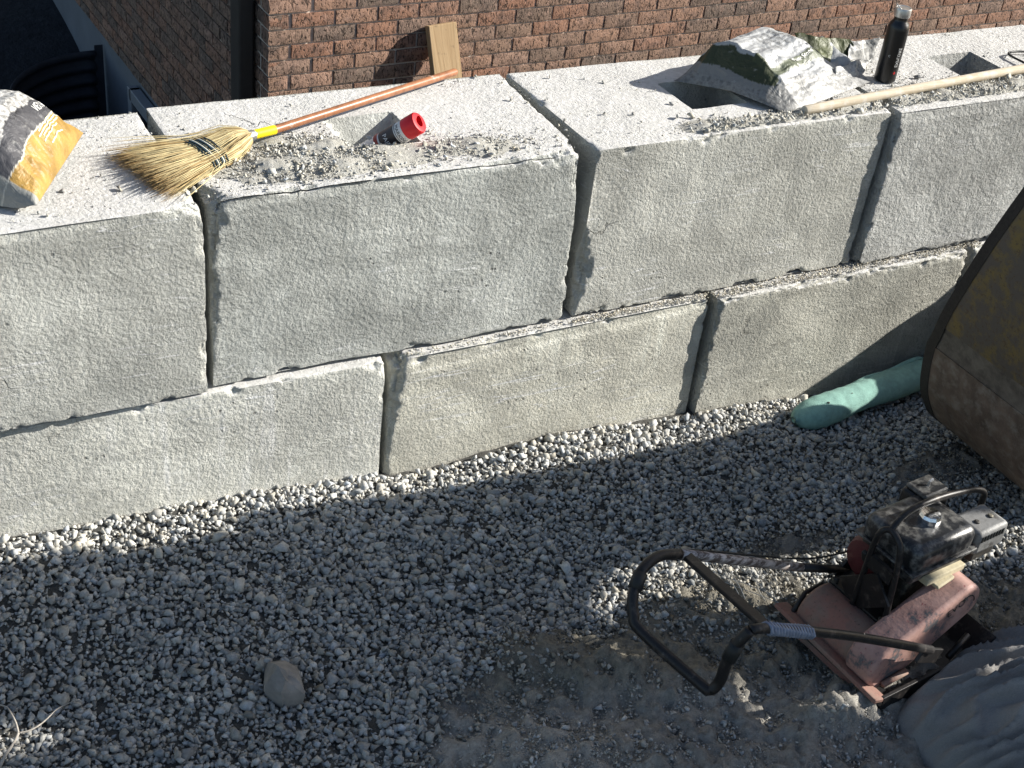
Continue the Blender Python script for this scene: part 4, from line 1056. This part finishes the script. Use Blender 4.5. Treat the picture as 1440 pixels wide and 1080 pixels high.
for j in range(4):
    yy_ = y0-.06-.16*j; e = pf[-1]
    o = MB().add([(e[0]-.03, yy_-.035, e[1]-.02), (e[0]-.03, yy_+.035, e[1]-.02), (e[0]-.03, yy_-.035, e[1]+.03), (e[0]-.03, yy_+.035, e[1]+.03), (e[0]+.13, yy_-.02, e[1]+.045), (e[0]+.13, yy_+.02, e[1]+.045)],
        [(0, 1, 3, 2), (0, 4, 5, 1), (2, 3, 5, 4), (0, 2, 4), (1, 5, 3)]).build('tooth', M['shell2'], None); o.parent = BK; o.matrix_parent_inverse = Matrix.Identity(4)
# unseen machine right of view: panels added and shaped to cast shade with sun gaps
TA_ = math.tan(-SUN_AZ); TE_ = math.tan(SUN_EL)/math.cos(SUN_AZ)
def mach(name, X, poly, depth, mat=M['machine']):
    """poly of (y,z) at x=X, with thickness along x"""
    n = len(poly); V = [(X, y_, z_) for y_, z_ in poly]+[(X+depth, y_, z_) for y_, z_ in poly]
    F = [list(range(n)), list(range(2*n-1, n-1, -1))]+[(i, i+n, (i+1) % n+n, (i+1) % n) for i in range(n)]
    return part(MB().add(V, F).build(name, mat, None, bevel=.01), exc)
ab = lambda X, P: [(a+(4-X)*TA_, b-(4-X)*TE_) for a, b in P]
# dipper above the bucket, outline shaped to cast the gravel shadow edge
mach('shade_arm', 2.15, ab(2.15, [(-1.39, 1.76), (-1.48, 1.98), (-1.745, 2.63), (-1.77, 2.80), (-2.0, 2.84), (-2.0, 1.88), (-1.85, 1.80)]), .22, M['yelpaint'])
mach('shade_hood', 4.0, [(-2.09, .1), (-2.09, 1.44), (-2.35, 1.44), (-4.6, 1.44), (-4.6, .1)], 1.3, M['yelpaint'])
mach('shade_pillar', 4.0, [(-2.25, 1.40), (-2.25, 1.60), (-2.40, 1.60), (-2.40, 1.40)], .06)
mach('shade_box', 4.0, [(-2.30, 1.78), (-2.30, 1.95), (-2.60, 1.95), (-2.60, 1.78)], .2)
mach('shade_pillar', 4.0, [(-2.085, 1.30), (-2.09, 1.88), (-2.12, 1.88), (-2.12, 1.30)], .06)
mach('shade_seat', 4.0, [(-2.635, 1.40), (-2.60, 1.95), (-4.6, 1.95), (-4.6, 1.40)], .35)
mach('shade_cab', 4.0, [(-1.90, 1.83), (-1.80, 2.95), (-2.25, 2.98), (-2.27, 2.57), (-2.50, 2.57), (-2.52, 3.0), (-4.6, 3.0), (-4.6, 1.92), (-2.12, 1.92), (-2.10, 1.83)], .10, M['yelpaint'])
mach('shade_canopy', 3.95, [(-2.52, 2.9), (-2.52, 3.02), (-4.7, 3.02), (-4.7, 2.9)], 1.5, M['machine'])
for yy_ in (-1.75, -3.6): part(MB().prism([(3.1, -.56), (5.6, -.56), (5.85, -.3), (5.85, -.1), (5.6, .1), (3.1, .1), (2.95, -.1), (2.95, -.35)], yy_-.35, yy_).build('track', M['machine'], None, bevel=.03), exc)
part(MB().tube(crv([(4.4, -2.9, 2.0), (3.9, -2.3, 2.3), (3.2, -1.75, 2.2), (2.4, -1.35, 1.75)], 5), [.12]*16, 8).build('boom', M['yelpaint'], None), exc)
# unseen heap added further right so its shadow climbs the block wall
hx, hy = np.meshgrid(np.linspace(2.25, 4.4, 50), np.linspace(-1.2, -.062, 40), indexing='ij'); HP = np.stack([hx.ravel(), hy.ravel(), hx.ravel()*0], 1)
HP[:, 2] = .70-np.maximum(np.abs(HP[:, 1]+.16)*1.36, np.abs(HP[:, 0]-3.25)*.62)+fbm(HP, 6, 3, 3)*.05; HP[:, 2] = np.maximum(HP[:, 2], -.75)
i_ = np.arange(2000).reshape(50, 40); F = np.stack([i_[:-1, :-1], i_[1:, :-1], i_[1:, 1:], i_[:-1, 1:]], -1).reshape(-1, 4)
o = link('shade_heap', mesh_np('shade_heap', HP, F, True), M['far']); tag(o, 'unseen heap added at the far right to shade the block wall and pipe', 'shadow caster')

# ------------------------------------------------------------------ plate compactor
PC = empty('plate_compactor', (.46, -1.235, -.505), R_(5.8)); tag(PC, 'worn red plate compactor with black engine and tubular handle on the gravel', 'plate compactor')
def pcb(mb, name, mat, parent=None, **kw): return mb.build(name, mat, parent or PC, **kw)
# base plate with turned up ends
pl = [(-.25, .055), (-.20, .008), (-.18, .0), (.17, .0), (.20, .008), (.27, .075), (.26, .087), (.19, .022), (-.19, .022), (-.24, .066)]
pcb(MB().prism(pl, -.205, .205), 'base_plate', M['blackmetal'], bevel=.003)
bar = pcb(MB().bar((-.238, .215, .082), (-.238, -.205, .066), .058, .014, (.35, 0, 1)), 'rear_bar', M['orange'], bevel=.003)
pcb(MB().bar((-.225, -.20, .045), (.20, -.205, .045), .012, .05), 'side_rail', M['blackmetal'], bevel=.002)
pcb(MB().bar((-.225, .205, .045), (.20, .205, .045), .012, .05), 'side_rail', M['blackmetal'], bevel=.002)
pcb(MB().tube([(-.235, .17, .075), (-.17, .19, .12), (-.10, .19, .125)], .008, 8), 'grab_rod', M['blackmetal'], smooth=True)
pcb(MB().tube([(-.19, -.165, .07), (-.10, -.17, .085)], .010, 8), 'grab_rod', M['orange'], smooth=True)
pcb(MB().tube([(.07, -.185, .075), (.17, -.165, .10)], .010, 8), 'grab_rod', M['blackmetal'], smooth=True)
for bx_, by_ in ((-.215, .10), (-.215, -.03), (-.205, -.12)): pcb(MB().lathe([(.013, 0), (.013, .012), (.008, .016)], 8, None, (bx_, by_, .03)), 'bolt', M['iron'])
# exciter housing: drum lying across the plate
dr_ = [( -.14+.085*math.cos(a_), .085+.082*math.sin(a_)) for a_ in np.linspace(R_(-35), R_(215), 22)]
pcb(MB().prism(dr_, -.075, .165), 'exciter_housing', M['orange'], auto=30, bevel=.012, seg=3)
pcb(MB().prism([(-.23, .01), (-.05, .01), (-.07, .05), (-.21, .05)], -.10, .185), 'exciter_foot', M['orange'], bevel=.004)
# belt guard
b0 = np.array([-.165, .118]); b1_ = np.array([.105, .245]); dd = b1_-b0; th0 = math.atan2(dd[1], dd[0])
gp = [tuple(b0+.082*np.array([math.cos(a_), math.sin(a_)])) for a_ in np.linspace(th0+R_(92), th0+R_(268), 16)]+[tuple(b1_+.066*np.array([math.cos(a_), math.sin(a_)])) for a_ in np.linspace(th0-R_(88), th0+R_(88), 16)]
guard = pcb(MB().prism(gp, -.155, -.055), 'belt_guard', M['guard'], auto=35, bevel=.014, seg=4)
gi = [tuple(b0+(np.array(p)-b0)*.80+dd*.12) for p in gp]
sx_ = np.array([math.cos(th0), math.sin(th0)]); sy_ = np.array([-math.sin(th0), math.cos(th0)])
lettering('lettering', 'EVO', .040, lambda a, b: ((b1_-sx_*.075+sx_*a+sy_*(b+.012))[0], -.1565, (b1_-sx_*.075+sx_*a+sy_*(b+.012))[1]), M['ink'], guard)
MB().tube([(b1_[0]+.035*math.cos(t), -.156, b1_[1]+.035*math.sin(t)) for t in np.linspace(th0-R_(20), th0+R_(110), 12)], .0016, 6).build('emblem', M['ink'], guard)
# engine deck, engine
pcb(MB().box((.04, .055, .165), (.30, .22, .014)).box((-.06, .10, .09), (.05, .06, .14)).box((.15, .12, .09), (.05, .06, .14)).box((.15, -.02, .09), (.05, .06, .14)), 'engine_deck', M['blackmetal'], bevel=.003)
pcb(MB().bar((-.105, .10, .17), (-.13, -.03, .30), .10, .008, (1, 0, 0)), 'console_plate', M['blackmetal'])
pcb(MB().box((.06, .05, .255), (.17, .16, .17)).box((.17, .03, .30), (.08, .11, .10)), 'engine_block', M['iron'], bevel=.012)
for i in range(6): pcb(MB().box((.205, .02, .262+.013*i), (.10, .12, .005)), 'cooling_fin', M['iron'])
pcb(MB().lathe([(.070, 0), (.072, .02), (.062, .045), (.025, .052)], 24, np.array([[0, 0, -1], [0, 1, 0], [1, 0, 0]]), (-.03, .10, .285)), 'recoil_starter', M['redplast'], auto=35)
pcb(MB().box((-.055, -.01, .325), (.022, .026, .03)), 'stop_switch', M['redplast'], bevel=.004)
pcb(MB().bar((-.02, -.072, .325), (.15, -.068, .318), .035, .022).bar((.02, -.078, .30), (.09, -.075, .312), .05, .012), 'crusted_bracket', M['cardb'], bevel=.003)
# fuel tank: rounded pressed steel with flange
tank = pcb(MB().box((.045, .03, .405), (.26, .215, .095)), 'fuel_tank', M['enamel'], bevel=.032, seg=5, auto=60)
MB().box((.045, .03, .372), (.278, .232, .010)).build('flange', M['enamel'], tank, bevel=.004)
MB().box((.045, .03, .345), (.24, .195, .05)).build('tank_belly', M['enamel'], tank, bevel=.012)
MB().lathe([(.030, .450), (.0335, .453), (.0335, .470), (.029, .479), (.012, .481)], 10, None, (.055, .02, 0)).build('fuel_cap', M['chrome'], tank, auto=25)
# air cleaner and muffler
ac = pcb(MB().box((.165, .125, .395), (.12, .095, .11)), 'air_cleaner', M['blackmetal'], bevel=.016, seg=3)
MB().box((.165, .125, .457), (.105, .08, .016)).build('cover', M['enamel'], ac, bevel=.008)
MB().tube([(.165, .125, .465), (.165, .125, .48), (.178, .125, .483)], .005, 8).build('wing_nut', M['steel'], ac)
mu = pcb(MB().box((.255, -.025, .375), (.135, .105, .085)), 'muffler', M['mufgrey'], bevel=.014, seg=3, auto=40)
for i in range(8): MB().box((.323, -.065+.0115*i, .398), (.004, .0055, .020)).build('louvre_slot', M['ink'], mu); MB().box((.205+.013*i, -.0782, .394), (.006, .004, .020)).build('louvre_slot', M['ink'], mu)
for x_ in (.225, .285): MB().lathe([(.009, .4172), (.009, .421), (.005, .423)], 10, None, (x_, -.03, 0)).build('bolt', M['iron'], mu)
pcb(MB().box((.255, -.03, .315), (.10, .07, .04)), 'exhaust_bracket', M['iron'], bevel=.006)
pcb(MB().tube(crv([(-.05, .0, .35), (-.09, .03, .33), (-.10, .06, .36), (-.07, .09, .40)], 5), .004, 6), 'fuel_hose', M['ink'], smooth=True)
pcb(MB().tube(crv([(-.03, .16, .26), (-.20, .19, .27), (-.45, .19, .385), (-.70, .185, .51), (-.80, .185, .55)], 5), .003, 6), 'throttle_cable', M['ink'], smooth=True)
pcb(MB().bar((-.085, .085, .30), (-.10, .085, .34), .02, .014), 'pull_handle', M['ink'], bevel=.004)
for bx_, by_, bz_ in ((-.10, .15, .172), (.17, .15, .172), (.17, -.04, .172), (-.10, -.04, .172)): pcb(MB().lathe([(.011, 0), (.011, .010), (.006, .014)], 6, None, (bx_, by_, bz_)), 'bolt', M['iron'])
# lifting frame
fr1 = crv([(-.115, .06, .13), (-.12, .055, .30), (-.128, .045, .445), (-.115, .025, .478), (-.115, -.01, .468), (-.118, -.035, .43), (-.115, -.05, .28), (-.112, -.062, .14)], 5)
fo = pcb(MB().tube(fr1, .0095, 10), 'lifting_frame', M['blackmetal'], smooth=True)
MB().tube(crv([(-.12, .02, .475), (-.05, .03, .512), (.08, .035, .512), (.24, .035, .485), (.318, .035, .45), (.33, .035, .40), (.325, .03, .33), (.30, .03, .20)], 5), .0098, 10).build('top_tube', M['blackmetal'], fo, smooth=True)
MB().bar((-.122, .045, .35), (-.12, -.04, .345), .014, .045, (0, 0, 1)).build('hook_plate', M['blackmetal'], fo)
# handle
far_ = [(.01, .175, .150), (-.25, .175, .268), (-.51, .175, .400), (-.78, .172, .540), (-.86, .168, .568), (-.93, .150, .562), (-.975, .118, .525), (-.992, .085, .492), (-.995, .045, .472)]
near_ = [(-.955, -.150, .445), (-.945, -.172, .445), (-.928, -.178, .475), (-.925, -.180, .540), (-.915, -.186, .600), (-.890, -.194, .642), (-.850, -.2, .634), (-.725, -.2, .570), (-.476, -.2, .431), (-.07, -.2, .186)]
h1 = pcb(MB().tube(crv(far_[3:]+near_[:6], 5), .0145, 12), 'handle', M['blackmetal'], smooth=True)
MB().tube([far_[0], far_[1]], .013, 12).build('far_tube', M['blackmetal'], h1, smooth=True)
MB().tube([far_[1], far_[2], far_[3]], .0138, 12).build('worn_tube', M['baretube'], h1, smooth=True)
MB().tube(crv(near_[5:], 4), .013, 12).build('near_tube', M['blackmetal'], h1, smooth=True)
MB().bar((-.757, .172, .527), (-.835, -.198, .628), .030, .014).build('cross_brace', M['blackmetal'], h1, bevel=.003)
for a_, b_ in (((-.935, .146, .56), (-.967, .125, .535)), ((-.924, -.182, .552), (-.914, -.187, .602))): MB().tube([a_, b_], .0185, 12).build('rubber_grip', M['ink'], h1, smooth=True)
wr_ = []
for t in np.linspace(0, 1, 90):
    c_ = np.array([-.84, -.2, .629])*(1-t)+np.array([-.66, -.2, .532])*t; a_ = t*2*math.pi*15; wr_.append(c_+np.array([0, math.cos(a_), math.sin(a_)])*.0145)
MB().tube(wr_, .0055, 6).build('tape_wrap', M['tape'], h1, smooth=True)
pcb(MB().bar((-.06, .175, .19), (.06, .16, .10), .012, .06), 'handle_bracket', M['blackmetal'], bevel=.003)
pcb(MB().bar((-.12, -.2, .19), (.0, -.19, .12), .012, .05), 'handle_bracket', M['blackmetal'], bevel=.003)

# ------------------------------------------------------------------ geotextile covered mound at the lower right
tx, ty = np.meshgrid(np.linspace(-1, 1, 150), np.linspace(-1, 1, 110), indexing='ij'); tx = tx.ravel(); ty = ty.ravel()
ctr = np.array([1.00, -1.975]); ex_ = np.array([.9, -.43]); ey_ = np.array([.43, .9])
rr_ = np.sqrt(tx**2+ty**2)+1e-6; mx_ = np.maximum(np.abs(tx), np.abs(ty)); ux_ = tx*mx_/rr_; uy_ = ty*mx_/rr_
rad = np.hypot(ux_, uy_); ang_ = np.arctan2(uy_, ux_)
shape = 1+.05*np.sin(ang_*3+1)+.03*np.sin(ang_*7)
X_ = ctr[0]+(ux_*ex_[0]*.86+uy_*ey_[0]*.50)*shape; Y_ = ctr[1]+(ux_*ex_[1]*.86+uy_*ey_[1]*.50)*shape
Zt = -.53+.275*np.clip(1-rad**2.6, 0, 1)**.62
fold = np.sin((uy_*.9+.5*ux_+.45*ux_**2+.22*fbm(np.stack([ux_, uy_, ux_*0], 1), 2.2, 3, 5))*23)*.5+.5
Zt += .050*(1-np.abs(2*fold-1))**1.4*sstep(.12, .7, rad)*(1-sstep(.93, 1, rad))+fbm(np.stack([ux_*2, uy_*5, ux_*0], 1), 1.5, 3, 8)*.016-np.abs(fbm(np.stack([ux_*3, uy_*7+ux_*3, ux_*0], 1), 1.3, 3, 18))*.018
i_ = np.arange(150*110).reshape(150, 110); F = np.stack([i_[:-1, :-1], i_[1:, :-1], i_[1:, 1:], i_[:-1, 1:]], -1).reshape(-1, 4)
o = link('geotextile_mound', mesh_np('geotextile_mound', np.stack([X_, Y_, Zt], 1), F, True), M['tarp']); tag(o, 'mound covered by creased dark grey geotextile at the lower right corner', 'fabric mound')

# ------------------------------------------------------------------ rock, twig, wire
import bmesh
rk = [atz(*p) for p in [(371, 972, -.475), (380, 986, -.505), (398, 996, -.505), (424, 993, -.505), (429, 978, -.47), (420, 952, -.42), (404, 938, -.395), (390, 934, -.39), (383, 950, -.42), (374, 962, -.45), (405, 955, -.40), (395, 975, -.44)]]
rk += [atz(400, 960, -.5)+np.array([.03, .08, 0]), atz(385, 955, -.5)+np.array([0, .07, 0]), atz(425, 965, -.5)+np.array([.01, .06, .01])]
bm = bmesh.new(); cen = np.mean(rk, 0)
for p in rk: bm.verts.new(p-cen)
bmesh.ops.convex_hull(bm, input=bm.verts); bmesh.ops.delete(bm, geom=[v for v in bm.verts if not v.link_faces], context='VERTS')
bmesh.ops.subdivide_edges(bm, edges=bm.edges, cuts=4, use_grid_fill=True); bmesh.ops.triangulate(bm, faces=bm.faces)
cv = np.array([v.co[:] for v in bm.verts]); nz_ = fbm(cv+5, 26, 3, 4)*.003; dent = -.030*np.exp(-(np.linalg.norm(cv-(atz(408, 950, -.40)-cen), axis=1)/.035)**2)
for v, a_, b_ in zip(bm.verts, nz_, dent):
    d_ = Vector(v.co).normalized(); v.co += d_*(a_+b_)
me = bpy.data.meshes.new('rock'); bm.to_mesh(me); bm.free(); me.polygons.foreach_set('use_smooth', np.ones(len(me.polygons), bool)); me.set_sharp_from_angle(angle=R_(16))
o = link('rock', me, M['rock']); o.location = cen; tag(o, 'large angular brown grey rock lying on the gravel', 'rock')
tw = MB(); zt = -.44
g2 = lambda px_, py_, z=zt: atz(px_, py_, z)
tw.tube(crv([g2(-6, 1092, -.47), g2(6, 1065), g2(16, 1050), g2(22, 1040), g2(26, 1031)], 4), [.0042]*8+[.0036]*9, 7)
tw.tube(crv([g2(26, 1031), g2(40, 1028), g2(55, 1020), g2(68, 1009), g2(78, 999), g2(92, 991), g2(111, 983, -.42)], 4), list(np.linspace(.0028, .0011, 25)), 6)
tw.tube(crv([g2(26, 1031), g2(22, 1016), g2(16, 1004), g2(10, 995), g2(0, 991), g2(-12, 986)], 4), list(np.linspace(.0030, .0016, 21)), 6)
tw.tube(crv([g2(19, 1046), g2(26, 1049), g2(35, 1047)], 3), list(np.linspace(.003, .0018, 7)), 6)
o = tw.build('twig', M['twig'], None, smooth=True); tag(o, 'bleached forked twig at the lower left corner', 'twig')
wm = MB(); rw = np.random.default_rng(5)
for i in range(9):
    xa, ya = 1002+i*9+rw.normal(0, 3), 796+rw.normal(0, 3); xb, yb = xa+34+rw.normal(0, 8), 838+i*1.5+rw.normal(0, 8)
    p = [atz(xa+(xb-xa)*t+rw.normal(0, 1.2), ya+(yb-ya)*t+rw.normal(0, 1.0), -.47+.02*math.sin(t*3.1)) for t in np.linspace(0, 1, 5)]
    wm.tube(crv(p, 3), .0011, 4)
for i in range(2):
    p = [atz(1000+i*6+20*t*5, 803+i*10+t*38+rw.normal(0, 1), -.465) for t in np.linspace(0, 1, 5)]; wm.tube(crv(p, 3), .0011, 4)
o = wm.build('wire_tangle', M['wire'], None); tag(o, 'tangle of thin pale wire on the dirt under the compactor handle', 'wire')
